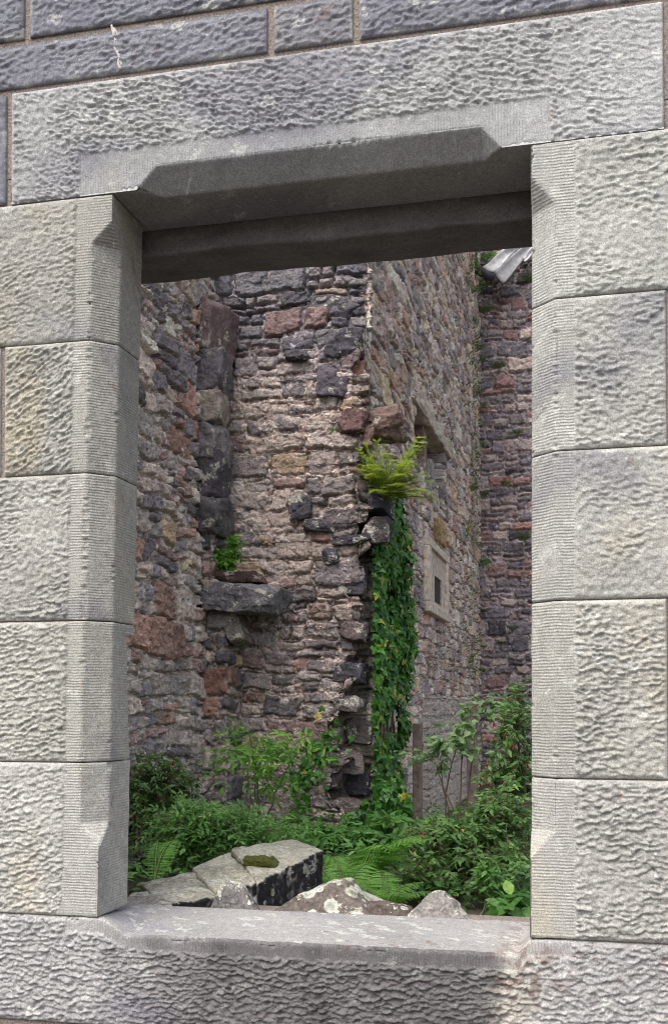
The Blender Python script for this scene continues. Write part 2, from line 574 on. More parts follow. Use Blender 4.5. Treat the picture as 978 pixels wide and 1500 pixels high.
def lint_col(w, u, v):
    c = stone_colour(u, v, 300, (.30, .305, .305), .08, -.15, .35)
    # lighter worn right end
    k = sst(-.25, .1, w[..., 0])[..., None]
    return np.clip(c * (1 + .2 * k), 0, .75)


sweep('lintel', wall, lambda t: [(Z_LIN + GAP - zt_l + 0 * t, 0 * t), (mgH + 0 * t, 0 * t), (-cH(t), 0 * t), (0 * t, cH(t)), (0 * t, .215 + 0 * t)],
      x0l, x1l, lambda q, y, t: np.stack([t, y, Z_LIN + GAP - q], -1), GREY, 300, ang=-.1, amp=.005, size=.0116, worn=.35, colour_fn=lint_col, span=(xml, xmr),
      hmul=lambda w: 1 - .6 * sst(-.13, .12, w[..., 0] + .05 * pn(w[..., 0] * 8, w[..., 2] * 8, 5)))

# sill
zb_s = XZ(60, 1496)[1]
xs0, xs1 = XZ(-90, 1400)[0], XZ(1080, 1440)[0]
x_sj = XZ(730, 1450)[0]


def sill_arris(t):
    d = .036 * sst(xl_b - .004, xl_b + .085, t) * (1 - sst(xr_b - .03, xr_b + .004, t))
    d = d + (.0015 * pn(t * 9, t * 0, 3) + .0015 * pn(t * 40, t * 0, 4)) * (d > .03)
    return Z_SIL - GAP - d


def sill_col(w, u, v):
    x = w[..., 0]
    edge = .03 * pn(u * 14, v * 14, 7)
    c = stone_colour(u, v, 310, (.275, .27, .265), .05, -.2, .3)
    mid = sst(xl_b - .05, xl_b + .35, x + edge * 2) * (1 - sst(x_sj - .03, x_sj + .03, x + edge * 1.8)) * (w[..., 1] < .01)
    c = c * (1 - .55 * mid[..., None]) * (1 + mid[..., None] * np.array((.03, .0, .01)))
    lf = (1 - sst(xl_b - .1, xl_b + .2, x)) + sst(x_sj, x_sj + .03, x + edge)
    c = c * (1 + .2 * lf[..., None])
    dark = sst(.0, .35, fbm(u * 9, v * 4, 52, 4)) * mid
    c = c * (1 - .35 * dark[..., None])
    # rusty brown growth where the sill joint meets the right jamb
    r = np.hypot((x - xr_b + .0) / .10, (w[..., 2] - Z_SIL + .07) / .09)
    rs = (1 - sst(.5, 1.1, r)) * sst(.0, .12, fbm(u * 36, v * 30, 53, 3))
    c = c * (1 - .45 * rs[..., None]) + np.array((.11, .05, .035)) * (.45 * rs[..., None])
    top = w[..., 1] > .004
    f1, _, hid, _, _ = worley(u * 20 + .5 * pn(u * 50, w[..., 1] * 50, 3), w[..., 1] * 26 + .5 * pn(u * 44, w[..., 1] * 50, 4), 55, .9)
    li = top & (f1 < .02 + .34 * (hid - .7) / .3) & (hid > .7) & (pn(u * 160, w[..., 1] * 160, 9) > -.3)
    c[li] = c[li] * .4 + np.array((.5, .5, .45)) * .6
    c[top & ~li] *= .98
    return np.clip(c, .015, .75)


sweep('sill', wall, lambda t: [(zb_s - sill_arris(t), 0 * t), (-.030 + 0 * t, 0 * t), (-.004 + 0 * t, 0 * t), (.0 * t, .005 + 0 * t), (Z_SIL - .017 - sill_arris(t), .26 + 0 * t)],
      xs0, xs1, lambda q, y, t: np.stack([t, y, sill_arris(t) + q], -1), GREY, 310, ang=.03, amp=.0055, size=.0120, worn=.4, colour_fn=sill_col, flip=True, span=(XZ(93, 1380)[0], XZ(840, 1395)[0]), tool_regs=(1, 2))


def block(x0, x1, z0, z1, base, seed, amp=.0045, dark=0., yellow=-.2, step=.004, size=.016, ang=.1, worn=.3, lichen=.4):
    sweep('ashlar_block', wall, lambda t: [(z0 - z1 + 0 * t, 0 * t), (-.003 + 0 * t, 0 * t), (0 * t, 0 * t)], x0, x1,
          lambda q, y, t: np.stack([t, y, z1 + q], -1), base, seed, step, ang, amp, size, worn, dark, yellow, lichen, flip=True)


MJ = .008                                        # half of a wide mortar joint
z_r1 = zt_l + .004                               # top of the lintel course
z_r2 = XZ(200, 36)[1]                            # top of the first course above
z_r3 = z_r2 + .14
xA = XZ(396, 40)[0]; xB = XZ(521, 30)[0]
xfar0, xfar1 = -2.4, 1.2
for k, (a, b) in enumerate([(xfar0, -1.62), (-1.62, xA), (xA, xB), (xB, .5), (.5, xfar1)]):
    block(a + MJ, b - MJ, z_r1 + MJ, z_r2 - MJ, [BLUE, (.19, .195, .22), (.2, .2, .21), (.185, .19, .215), BLUE][k], 400 + k, .004, .1,
          step=.0030 if 0 < k < 4 else .012)
xC = XZ(40, 30)[0]
for k, (a, b) in enumerate([(xfar0, xC), (xC, -.62), (-.62, .3), (.3, xfar1)]):
    block(a + MJ, b - MJ, z_r2 + MJ, z_r3 - MJ, BLUE, 410 + k, .004, .1, step=.0030 if k in (0, 1) else .012)
for r in range(1):
    zz = z_r3 + r * .3
    xs = np.array([xfar0, -1.7 + .2 * (r % 2), -.9 + .1 * (r % 3), -.1, .5 - .1 * (r % 2), xfar1])
    for a, b in zip(xs[:-1], xs[1:]):
        block(a + MJ, b - MJ, zz + MJ, zz + .3 - MJ, BLUE, 420 + r * 7 + int(a * 3), .005, .1, step=.014)
# beside the lintel and the jambs, and below the sill, mostly past the frame
block(xfar0, x0l - .014, zL[0] + .004, z_r1 - MJ, BLUE, 450, .004, step=.006)
block(x1l + .014, xfar1, zR[0] + .004, z_r1 - MJ, BLUE, 451, .004, step=.006)
for i in range(5):
    block(xfar0, left_outer[i] - .012, zL[i + 1] + .003, zL[i] - .003, (.3, .3, .3), 460 + i, .005, step=.006 if i in (1,) else .012)
    block(right_outer[i] + .009, xfar1, zR[i + 1] + .003, zR[i] - .003, (.3, .3, .3), 470 + i, .005, step=.006 if i in (1, 3) else .012)
block(xfar0, xs0 - .012, zb_s, Z_SIL - .003, (.33, .33, .32), 480, .005, step=.012)
block(xs1 + .012, xfar1, zb_s, Z_SIL - .003, (.33, .33, .32), 481, .005, step=.012)
for r, (za, zb) in enumerate([(.62, zb_s - .014), (.31, .61), (.0, .3)]):
    xs = np.array([xfar0, -1.75 + .25 * r, -1.2 + .15 * r, -.65, -.05 - .1 * r, .45, xfar1])
    for a, b in zip(xs[:-1], xs[1:]):
        block(a + MJ, b - MJ, za, zb, (.36, .35, .335), 490 + r * 7 + int(b * 3), .005, step=.006 if r == 0 else .014)

# the body of the wall behind the facing stones
zt_all = z_r3 + .3
THK = .40


def prism_xy(mb, poly, z0, z1, tint=.5):
    n = len(poly)
    V = [(x, y, z0) for x, y in poly] + [(x, y, z1) for x, y in poly]
    F = [tuple(range(n))[::-1], tuple(range(n, 2 * n))] + [(i, (i + 1) % n, n + (i + 1) % n, n + i) for i in range(n)]
    mb.add(V, F, tint)


mb = MB()
mo = .006
prism_xy(mb, [(xfar0, mo), (xl_b - CH - .03, mo), (xl_b - .012, CH + .012), (xl_b - .012, .12), (xl_b - .2, THK), (xfar0, THK)], 0, Z_LIN - .01)
prism_xy(mb, [(xr_b + CH + .02, mo), (xfar1, mo), (xfar1, THK), (xr_b + .2, THK), (xr_b + .012, .16), (xr_b + .012, CH + .012)], 0, Z_LIN - .01)
prism_xy(mb, [(xfar0, mo), (xfar1, mo), (xfar1, THK + .0), (xfar0, THK + .0)], Z_LIN + CH + .012, zt_all)
prism_xy(mb, [(xl_b - .012, mo + .002), (xr_b + .012, mo + .002), (xr_b + .012, .52), (xl_b - .012, .52)], 0, Z_SIL - .055)
prism_xy(mb, [(xfar0, mo), (xl_b - .1, mo), (xl_b - .1, THK - .01), (xfar0, THK - .01)], Z_LIN - .012, Z_LIN + CH + .015)
prism_xy(mb, [(xr_b + .1, mo), (xfar1, mo), (xfar1, THK - .01), (xr_b + .1, THK - .01)], Z_LIN - .012, Z_LIN + CH + .015)
mb.build('mortar_core', M_MORT, wall, False)

mb = MB()
cx0, cz0 = XZ(166, 38); cx1, cz1 = XZ(179, 103)
for k in range(3):
    pts_ = [(cx0 + (cx1 - cx0) * f + .006 * pn(np.array([f * 5.]), np.array([k * 3.3]), 9)[0] + (k - 1) * .0025, -.0035 + .001 * k, cz0 + (cz1 - cz0) * f) for f in np.linspace(.03 * k, 1 - .04 * k, 22)]
    mb.tube(pts_, .0026, .0034, 5)
mb.build('crack_filling', plain_mat('pale_crack_mortar', (.5, .48, .44), .95, 0, .4, 200, .6, .003), wall)

# inner lintel: a second, lower stone beam behind the outer lintel
zi = P(489, 348, .222).z
ns, nx = 60, 300


def inner_lintel():
    xs = np.linspace(xl_t - .35, xr_t + .35, nx)
    sec = [(.222, Z_LIN + .03)] + [(.222, z) for z in np.linspace(Z_LIN + .02, zi + .006, 14)] + [(.228, zi)] + \
          [(y, zi) for y in np.linspace(.24, .39, 18)] + [(.398, zi + .01), (.398, Z_LIN + .05)]
    S = np.array(sec)
    X = xs[:, None].repeat(len(S), 1); Yv = S[:, 0][None].repeat(nx, 0); Zv = S[:, 1][None].repeat(nx, 0)
    h = .006 * fbm(X * 8, Yv * 20 + Zv * 20, 77, 4)
    low = (np.arange(len(S)) > 13)[None]
    V = np.stack([X, Yv - h * (~low), Zv - h * low + .006 * pn(X * 3, X * 0, 78)], -1)
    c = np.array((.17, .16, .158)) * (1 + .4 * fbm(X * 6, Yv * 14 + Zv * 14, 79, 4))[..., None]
    grid_obj('inner_lintel', V, M_ASH, wall, {'Col': c, 'tool': X * 0, 'lcoord': X})


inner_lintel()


# ----------------------------------------------------------------------------------------------
# RUBBLE MASONRY
# ----------------------------------------------------------------------------------------------
PAL = np.array([(.09, .084, .096), (.14, .13, .145), (.215, .195, .195), (.24, .16, .15), (.27, .16, .13), (.38, .32, .285), (.32, .275, .26), (.37, .275, .185), (.15, .135, .15)])


def rubble(u, v, seed, rowh=(.10, .24), asp=(.9, 2.6), mort=0., warp=.03, facet=.018, weights=None, mcol=(.33, .275, .25), prot=.02, bev=.028, depth=.06, rnd=.4, gain=1.0, cragm=.6, wav=.025, soft=.0):
    rng = np.random.default_rng(seed)
    sh = u.shape
    u = u.ravel(); v = v.ravel()
    mort = np.broadcast_to(np.asarray(mort, float), sh).ravel()
    uu = u + warp * pn(u * 1.6, v * 1.6, seed) + .4 * warp * pn(u * 7, v * 7, seed + 1)
    vv = v + 1.2 * warp * pn(u * 1.3, v * 1.1, seed + 2) + wav * pn(u * 2.9, v * 1.7, seed + 66) + .4 * warp * pn(u * 6, v * 8, seed + 3)
    b = [vv.min() - .3]
    while b[-1] < vv.max() + .3:
        b.append(b[-1] + rowh[0] + (rowh[1] - rowh[0]) * rng.random() ** 1.4)
    b = np.array(b)
    row = np.searchsorted(b, vv, side='right') - 1
    x0 = np.zeros_like(u); x1 = np.zeros_like(u); sid = np.zeros_like(u)
    umin, umax = uu.min() - .8, uu.max() + .8
    for r in range(len(b) - 1):
        m = row == r
        hh = b[r + 1] - b[r]
        e = [umin - rng.random() * .4]
        while e[-1] < umax:
            e.append(e[-1] + hh * (asp[0] + (asp[1] - asp[0]) * rng.random() ** 1.3) + .03)
        e = np.array(e)
        k = np.searchsorted(e, uu[m], side='right') - 1
        k = np.clip(k, 0, len(e) - 2)
        x0[m] = e[k]; x1[m] = e[k + 1]; sid[m] = k
    y0 = b[row]; y1 = b[row + 1]
    zr = np.zeros_like(u)
    # some stones are a pair of thin slabs or two short ones
    hs = hsh(sid, row, zr, seed + 5)
    sp = hsh(sid, row, zr, seed + 6) * .36 + .32
    m = (hs < .45) & (y1 - y0 > .13)
    ym = y0 + (y1 - y0) * sp
    up = m & (vv > ym)
    y0 = np.where(up, ym, y0); y1 = np.where(m & ~up, ym, y1)
    sub = np.where(up, 1, 0)
    m2 = m & (hsh(sid, row + 900 * sub, zr, seed + 7) < .5)
    xm = x0 + (x1 - x0) * (hsh(sid, row + 900 * sub, zr, seed + 8) * .4 + .3)
    rt = m2 & (uu > xm)
    x0 = np.where(rt, xm, x0); x1 = np.where(m2 & ~rt, xm, x1)
    sub = sub + 2 * rt
    H = lambda j: hsh(sid, row + 1000 * sub, zr, seed + 100 + j)
    cx, cy = (x0 + x1) / 2, (y0 + y1) / 2
    hw, hh = (x1 - x0) / 2, (y1 - y0) / 2
    # shrink every stone a little and at random
    hw = hw * (.9 + .1 * H(1)); hh = hh * (.86 + .14 * H(2))
    rr = np.minimum(hw, hh) * (.12 + rnd * H(3))
    sk = (H(4) - .5) * .35
    lx, ly = uu - cx, vv - cy
    lxs = lx + sk * ly
    qx, qy = np.abs(lxs) - (hw - rr), np.abs(ly) - (hh - rr)
    d = rr - (np.hypot(np.maximum(qx, 0), np.maximum(qy, 0)) + np.minimum(np.maximum(qx, qy), 0))
    d = d + .007 * pn(u * 26, v * 26, seed + 20) + .01 * pn(u * 11, v * 11, seed + 21)
    e = np.clip(d / bev, -1, 1)
    f1, f2, hid, ox, oy = worley(u / .085 + .3 * pn(u * 9, v * 9, seed + 22), v / .065, seed + 23)
    fac = .7 * facet * ((hid - .5) * 1.3 + (hsh(np.floor(hid * 9999), zr, zr, 3) - .5) * ox * 2.2 + (hsh(np.floor(hid * 9999), zr, zr, 4) - .5) * oy * 2.2)
    f1b, _, hidb, oxb, oyb = worley(u / .03, v / .026, seed + 24)
    fac = fac * (.35 + .65 * H(8)) + facet * .35 * (hidb - .5 + (hidb - .5) * oxb)
    sth = prot * (H(5) * 1.3 - .45) + lx / (hw + .02) * (H(6) - .5) * .018 + ly / (hh + .02) * (H(7) - .6) * .02 + fac
    wu = u + .02 * pn(u * 12, v * 12, seed + 60); wv = v + .02 * pn(u * 12, v * 12, seed + 65)
    k1, k2, kid, kx, ky = worley(wu / .085, wv / .065, seed + 61)
    kh = hsh(np.floor(kid * 99991), zr, zr, 8)
    crag = (.5 - k1) * .022 + (kid - .5) * .030 + (kh - .5) * kx * .035 + (kid - .5) * ky * .02 - .016 * (1 - sst(0, .16, k2 - k1))
    k1, k2, kid2, kx, ky = worley(wu / .031, wv / .024, seed + 62)
    crag = crag + (.4 - k1) * .010 + (kid2 - .5) * .012 + (kid2 - .5) * kx * .02
    sth = sth + crag * (.10 + .30 * H(11) ** 2) - depth * (1 - np.clip(e, 0, 1)) ** 2 - .1 * np.clip(-e, 0, 1)
    moh = mort - .016 + .03 * fbm(u * 6, v * 8, seed + 30, 4) + .010 * fbm(u * 34, v * 34, seed + 31, 3) + cragm * crag
    isst = sth > moh
    h = np.maximum(sth, moh)
    # open joints: thin deep gaps where the mortar has washed out, most of them under the stones
    gap = np.exp(-((d - .003) / .0065) ** 2) * sst(-.2, .15, fbm(u * 4, v * 4, seed + 63, 3) + .18 * (ly < -.5 * hh)) * isst.astype(float).clip(.55, 1)
    h = h - .046 * gap
    # colour
    w = np.array(weights if weights is not None else (1.3, 2.0, 3.4, 2.0, 1.5, 3.2, 4, .4, 2.0), float)
    cw = np.cumsum(w) / w.sum()
    ci = np.searchsorted(cw, H(9)); ci = np.clip(ci, 0, len(PAL) - 1)
    sc = PAL[ci] * (.75 + .5 * H(10))[:, None]
    sc = sc * (1 + .35 * fbm(u * 12, v * 12, seed + 40, 4))[:, None]
    chipc = (.78 + .44 * kid + .3 * (kid2 - .5))[:, None] * (1 + (kh - .5)[:, None] * np.array((.10, .0, -.10)))
    mc = chipc * np.array(mcol)[None] * (1 + .35 * fbm(u * 5, v * 5, seed + 41, 4) + .3 * pn(u * 40, v * 40, seed + 42))[:, None]
    # mortar smeared thinly over the stone faces
    sm = sst(.0, .35, fbm(u * 6, v * 6, seed + 43, 4) + (mort - .0) * 9 - .12 - 6 * (sth - moh))
    sc = sc * (1 - .6 * sm[:, None]) + mc * (.6 * sm[:, None])
    sc = sc * (1 - soft) + mc * soft
    C = np.where(isst[:, None], sc, mc)
    # pale lichen and dark rain staining with shapes of their own
    li = sst(.30, .42, fbm(u * 17, v * 17, seed + 44, 3)) * (hsh(np.floor(u * 3), np.floor(v * 3), zr, 5) > .3)
    C = C * (1 - .35 * li[:, None]) + np.array((.42, .4, .38)) * (.35 * li[:, None])
    dk = sst(.12, .6, fbm(u * 1.1, v * .7, seed + 45, 4))
    C = C * (1 - .38 * dk[:, None])
    gaps = (~isst) & (moh < mort - .022)
    C[gaps] *= .8  # recessed mortar darker: shade of the joints put into the colour
    return h.reshape(sh), np.clip(C * gain * np.array((1.03, 1.0, .965)), .012, .7).reshape(sh + (3,)), isst.reshape(sh)


def base_normals(Bs):
    du = np.gradient(Bs, axis=1); dv = np.gradient(Bs, axis=0)
    n = np.cross(du, dv); n /= np.linalg.norm(n, axis=2)[..., None] + 1e-9
    return n


YF = 7.0
XR = P(535, 700, YF).x                      # plane of the wall that runs away on the right
XF0 = P(337, 700, YF).x                     # where the cross wall meets the left pier
YB = PXp(702.5, 700, XR).y                  # the far wall
print('XR', XR, 'XF0', XF0, 'YB', YB)


def ZF(py, Y=YF):
    return P(500, py, Y).z


# ---- cross wall and receding wall: one masonry skin round the broken corner
main = thing('rubble_wall', (XR, YF, .5), 'tall broken rubble wall facing the window, its ragged corner turning back into a long receding face', 'wall')
ztop = 10.6
z_fine = np.arange(.1, 5.75, .0078)
zz = np.concatenate([z_fine, np.arange(5.75, ztop, .018)])
nz = len(zz)
# right edge of the cross wall, course by course (negative: broken away)
pts = [(2000, -.1), (1210, -.06), (1190, -.16), (1160, -.30), (1130, -.28), (1110, -.14), (1085, -.30), (1062, -.34), (1040, -.17), (1015, -.20), (1000, -.12),
       (975, -.19), (955, -.10), (925, -.14), (900, -.08), (872, -.13), (845, -.07), (815, -.10), (800, -.03), (760, .0), (740, .05), (715, .02), (690, .0), (640, .0),
       (600, .0), (560, -.03), (540, -.10), (515, -.05), (490, -.09), (482, .0), (400, .0), (-800, .0)]
zk = np.array([ZF(p[0]) for p in pts]); ek = np.array([p[1] for p in pts])
o_ = np.argsort(zk)
edge = np.interp(zz, zk[o_], ek[o_])
stp = np.floor(zz / .13 + .4 * pn(zz * 3, zz * 0, 1))
jag = (hsh(stp, stp * 0, stp * 0, 21) - .5) * .19
lowz = 1 - sst(ZF(560), ZF(500), zz)
edge = edge + jag * lowz * .7 + .02 * pn(zz * 14, zz * 0, 6) * lowz
gback = .02 + lowz * (.34 + .12 * pn(zz * 1.7, zz * 0, 9) + jag * .8)
cavd = lowz * np.clip(.10 + 1.1 * np.clip(-edge - .08, 0, 1) + .7 * jag, 0, .5)
xa = XF0 - 1.0
NF1, NF2, NC = 24, 225, 40
cols = []; ucol = []
for f in np.linspace(0, 1, NF1, endpoint=False):
    x = xa + (XF0 - .25 - xa) * f
    cols.append(np.stack([np.full(nz, x), np.full(nz, YF), zz], -1)); ucol.append(x - xa)
for f in np.linspace(0, 1, NF2, endpoint=False):
    x = XF0 - .25 + (XR + edge - XF0 + .25) * f
    cols.append(np.stack([x, np.full(nz, YF), zz], -1)); ucol.append(XF0 - .25 - xa + (XR - XF0 + .25) * f)
u0 = XR - xa
A = np.stack([XR + edge, np.full(nz, YF), zz], -1)
D_ = np.stack([np.full(nz, XR), YF + gback, zz], -1)
Bc = A + np.stack([-cavd * .5, .05 + gback * .45, 0 * zz], -1)
Cc = np.stack([XR - cavd, YF + gback * .75, zz], -1)
for f in np.linspace(0, 1, NC, endpoint=False):
    p = A * (1 - f) ** 3 + 3 * Bc * f * (1 - f) ** 2 + 3 * Cc * f * f * (1 - f) + D_ * f ** 3
    cols.append(p); ucol.append(u0 + .45 * f)
yend = YB + .3
NRr = 640
fr_ = np.linspace(0, 1, NRr) ** 1.15
for f in fr_:
    y = YF + gback + (yend - YF - gback) * f
    cols.append(np.stack([np.full(nz, XR), y, zz], -1)); ucol.append(u0 + .45 + (yend - YF) * f)
Bs = np.stack(cols, 1)
U = np.array(ucol)[None].repeat(nz, 0); Vv = zz[:, None].repeat(U.shape[1], 1)
nF = NF1 + NF2
U[:, :nF] = Bs[:, :nF, 0] - xa
fc_ = np.linspace(0, 1, NC, endpoint=False)[None]
U[:, nF:nF + NC] = (A[:, :1] - xa) + (u0 + .45 - (A[:, :1] - xa)) * fc_
onF = np.broadcast_to(np.arange(U.shape[1])[None] < nF, U.shape)
mort = np.where(onF, -.004 + .018 * sst(-.2, .3, fbm(U * .8, Vv * .6, 31, 2)) * (1 - sst(4.6, 5.2, Vv)) - .012 * sst(4.7, 5.2, Vv), .002)
h, C, isst = rubble(U, Vv, 11, (.13, .33), (.8, 2.0), mort, .024, .018, None, (.46, .385, .355), prot=.013, depth=.045, rnd=.25, gain=1.10, cragm=.5, wav=.03, soft=.18)
hr, Cr, _ = rubble(U, Vv, 12, (.12, .30), (.7, 2.0), -.012, .035, .024, (1.0, 1.6, 2.8, 1.6, 1.3, 4.2, 4, 1.6, 1.4), (.5, .42, .365), .026, .018, .055, .2, 1.68, wav=.03, soft=.16)
tR = np.clip((U - u0 - .1) / .3, 0, 1)
pick = (tR + .25 * pn(U * 6, Vv * 6, 4) > .5)
h = np.where(pick, hr, h); C = np.where(pick[..., None], Cr, C)
# upper part of the cross wall: blue grey whin
kk = (onF * sst(4.4, 4.9, Vv + .25 * fbm(U * 2, Vv * 2, 8, 2)))[..., None]
C = C * (1 - .32 * kk) * (1 + kk * np.array((-.1, -.04, .1)))
# corner: rough dark broken core
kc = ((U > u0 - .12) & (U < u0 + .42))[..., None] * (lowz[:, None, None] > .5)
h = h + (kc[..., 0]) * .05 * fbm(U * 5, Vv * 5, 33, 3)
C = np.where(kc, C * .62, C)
# the low slot window in the receding wall
yw0, yw1 = PXp(608, 640, XR).y, PXp(650, 640, XR).y
zw1 = PXp(610, 592, XR).z; zw0 = zw1 - .62
Yb = Bs[..., 1]
onR = np.broadcast_to(np.arange(U.shape[1])[None] >= nF + NC, U.shape)
hole = onR & (Yb > yw0) & (Yb < yw1) & (Vv > zw0) & (Vv < zw1)
h = np.where(hole, h * .4 - .75, h)
yF0, yF1 = PXp(620, 840, XR).y, PXp(650, 850, XR).y
zF1 = PXp(620, 786, XR).z; zF0 = PXp(620, 893, XR).z
h = np.where(onR & (Yb > yF0 + .03) & (Yb < yF1 - .03) & (Vv > zF0 + .02) & (Vv < zF1 - .02), -.12, h)
N = base_normals(Bs)
Vm = Bs + N * h[..., None]
grid_obj('masonry', Vm, M_RUB, main, {'Col': C}, True)


# ---- rocks: faceted, irregular stones
def cube_grid(n):
    a = np.tan(np.linspace(-1, 1, n) * PI / 4 * .92) / math.tan(PI / 4 * .92)
    bm = bmesh.new()
    for ax in range(3):
        for s_ in (1, -1):
            g = {}
            for i in range(n):
                for j in range(n):
                    c = [0, 0, 0]; c[ax] = s_; c[(ax + 1) % 3] = a[i]; c[(ax + 2) % 3] = a[j]
                    g[i, j] = bm.verts.new(c)
            for i in range(n - 1):
                for j in range(n - 1):
                    q = (g[i, j], g[i + 1, j], g[i + 1, j + 1], g[i, j + 1])
                    bm.faces.new(q if s_ > 0 else q[::-1])
    bmesh.ops.remove_doubles(bm, verts=bm.verts, dist=1e-5)
    bm.verts.index_update()
    V = np.array([v.co[:] for v in bm.verts]); F = np.array([[v.index for v in f.verts] for f in bm.faces]); bm.free()
    return V, F


CUBE_V, CUBE_F = cube_grid(30)
CUBEH_V, CUBEH_F = cube_grid(84)


def lichen_mask(q, scale, amount, seed):
    "crusty patches with ragged edges"
    w_ = q * scale
    w_ = w_ + .45 * np.stack([vn3(w_ * 2.3, seed + 1), vn3(w_ * 2.3 + 9, seed + 2), vn3(w_ * 2.3 + 19, seed + 3)], -1)
    a = vn3(w_ * .8 + 3 * seed, seed + 8) + .3 * vn3(w_ * 5, seed + 9) + .25 * vn3(w_ * 12, seed + 10)
    return sst(.62 - amount * .6, .70 - amount * .6, a)


def rock(name, parent, c, dims, rot=(0, 0, 0), seed=0, base=(.2, .18, .18), cuts=7, rough=.06, lichen=.2, planes=None, hi=False, mat=None, dark_plane=None,
         darkcol=(.03, .028, .032), label=None, cut=(.62, .9), soft=44, topcol=None, origin=None):
    rng = np.random.default_rng(seed)
    dv, fc = (CUBEH_V, CUBEH_F) if hi else (CUBE_V, CUBE_F)
    dims = np.array(dims) / 2
    if planes is None:
        planes = []
        for ax in range(3):
            for s in (1, -1):
                n = np.zeros(3); n[ax] = s; n += rng.normal(0, .09, 3); n /= np.linalg.norm(n)
                planes.append((n, 1.0))
    planes = list(planes)
    for _ in range(cuts):
        n = rng.normal(0, 1, 3); n = np.sign(n) * (np.abs(n) * .6 + .35); n /= np.linalg.norm(n)
        planes.append((n, np.abs(n).sum() * (cut[0] + (cut[1] - cut[0]) * rng.random())))
    # the planes are given for the unit box, dims stretch it
    d = dv / np.linalg.norm(dv, axis=1)[:, None]
    inv = np.zeros(len(d)); best = np.zeros(len(d)); bi = np.zeros(len(d), int)
    for i, (n, dist) in enumerate(planes):
        q = np.clip(d @ np.asarray(n, float), 0, None) / dist
        inv += q ** soft
        bi = np.where(q > best, i, bi); best = np.maximum(best, q)
    r = inv ** (-1.0 / soft)
    p = d * r[:, None]
    q = p * dims
    sc = float(np.mean(dims))
    fz = fbm3(q / sc * 1.7 + seed, seed, 5)
    cr = .4 - np.abs(vn3(q / sc * 2.2 + 5 + seed, seed + 30)) + .5 * (.4 - np.abs(vn3(q / sc * 5.1 + seed, seed + 31)))
    q = q + d * (rough * sc * (fz + .8 * cr))[:, None]
    R = np.array((Matrix.Rotation(rot[2], 3, 'Z') @ Matrix.Rotation(rot[1], 3, 'Y') @ Matrix.Rotation(rot[0], 3, 'X')))
    nn = np.array([n for n, _ in planes])[bi] / dims; nn /= np.linalg.norm(nn, axis=1)[:, None]
    q = q @ R.T; nn = nn @ R.T
    # colour
    g = fbm3(q * 9 + seed, seed + 3, 4); g2 = fbm3(q * 40 + seed, seed + 4, 3)
    Cc = np.array(base)[None] * (1 + .45 * g + .35 * g2)[:, None]
    if topcol is not None:
        k = sst(.45, .8, nn[:, 2] + .25 * g)[:, None]
        Cc = Cc * (1 - k) + np.array(topcol)[None] * (1 + .35 * g2 + .25 * g)[:, None] * k
    if dark_plane is not None:
        k = np.isin(bi, dark_plane)[:, None]
        Cc = np.where(k, np.array(darkcol)[None] * (1 + .6 * g + .5 * g2)[:, None], Cc)
    if lichen:
        k = lichen_mask(q, 24 if hi else 16, lichen, seed)[:, None]
        if dark_plane is not None:
            k = k * np.where(np.isin(bi, dark_plane), .3, 1)[:, None]
        Cc = Cc * (1 - .75 * k) + np.array((.55, .53, .44)) * (1 + .15 * g2)[:, None] * .75 * k
    V = q + np.array(c)
    me = raw_mesh(name, V, fc.ravel(), np.full(len(fc), fc.shape[1]), {'Col': np.clip(Cc, .012, .7)})
    if parent is None:
        me2 = V - np.array(c)
        me.vertices.foreach_set('co', np.ascontiguousarray(me2, dtype=np.float32).ravel())
        o = link(name, me, mat or M_ROCK, None, label); o.location = c
        return o
    return link(name, me, mat or M_RUB, parent, label)


# stones of the broken edge that stick out of the corner
DK = (.085, .078, .09)
BR = (.17, .115, .10)
edge_stones = [  # px, py, w, h (px), depth m, Y offset, colour
    (500, 505, 66, 44, .35, .02, DK), (553, 619, 74, 44, .30, .10, BR), (516, 617, 42, 36, .25, .0, (.15, .09, .085)), (487, 560, 46, 44, .25, .02, (.10, .085, .10)),
    (524, 560, 24, 56, .3, .1, (.16, .09, .07)), (492, 452, 88, 46, .25, .04, (.10, .09, .1)), (548, 733, 34, 36, .3, .05, (.05, .05, .07)), (546, 775, 44, 34, .3, .06, (.09, .075, .08)),
    (523, 790, 50, 14, .3, .0, (.06, .055, .065)), (515, 852, 36, 42, .3, .05, DK), (516, 925, 34, 34, .25, .0, (.14, .1, .1)), (510, 985, 40, 30, .3, .04, DK),
    (505, 1030, 42, 24, .3, .02, (.14, .12, .12)), (470, 1085, 60, 40, .3, .1, (.16, .13, .12)), (520, 1070, 46, 36, .3, .25, (.13, .11, .1)), (495, 1115, 66, 30, .3, .12, (.15, .125, .12)),
    (478, 1140, 44, 34, .3, .08, (.13, .11, .11)), (518, 1150, 44, 36, .35, .3, DK), (500, 1180, 60, 22, .3, .15, (.17, .14, .13)), (465, 770, 40, 16, .12, -.02, DK), (440, 745, 32, 30, .15, .0, DK),
    (484, 815, 22, 22, .12, -.01, DK), (435, 520, 36, 14, .14, -.03, DK)]
for k, (px, py, w, hgt, dp, yo, bc) in enumerate(edge_stones):
    y = YF + yo
    c = P(px, py, y); s = (y + 2.377) / FPX * 1.03
    rock('broken_stone', main, (c.x, c.y + dp / 2 - .045, c.z), (w * s, dp, hgt * s), (RNG.normal(0, .06), RNG.normal(0, .05), RNG.normal(0, .12)), 600 + k, bc, 8, .15, .03, cut=(.55, .85))

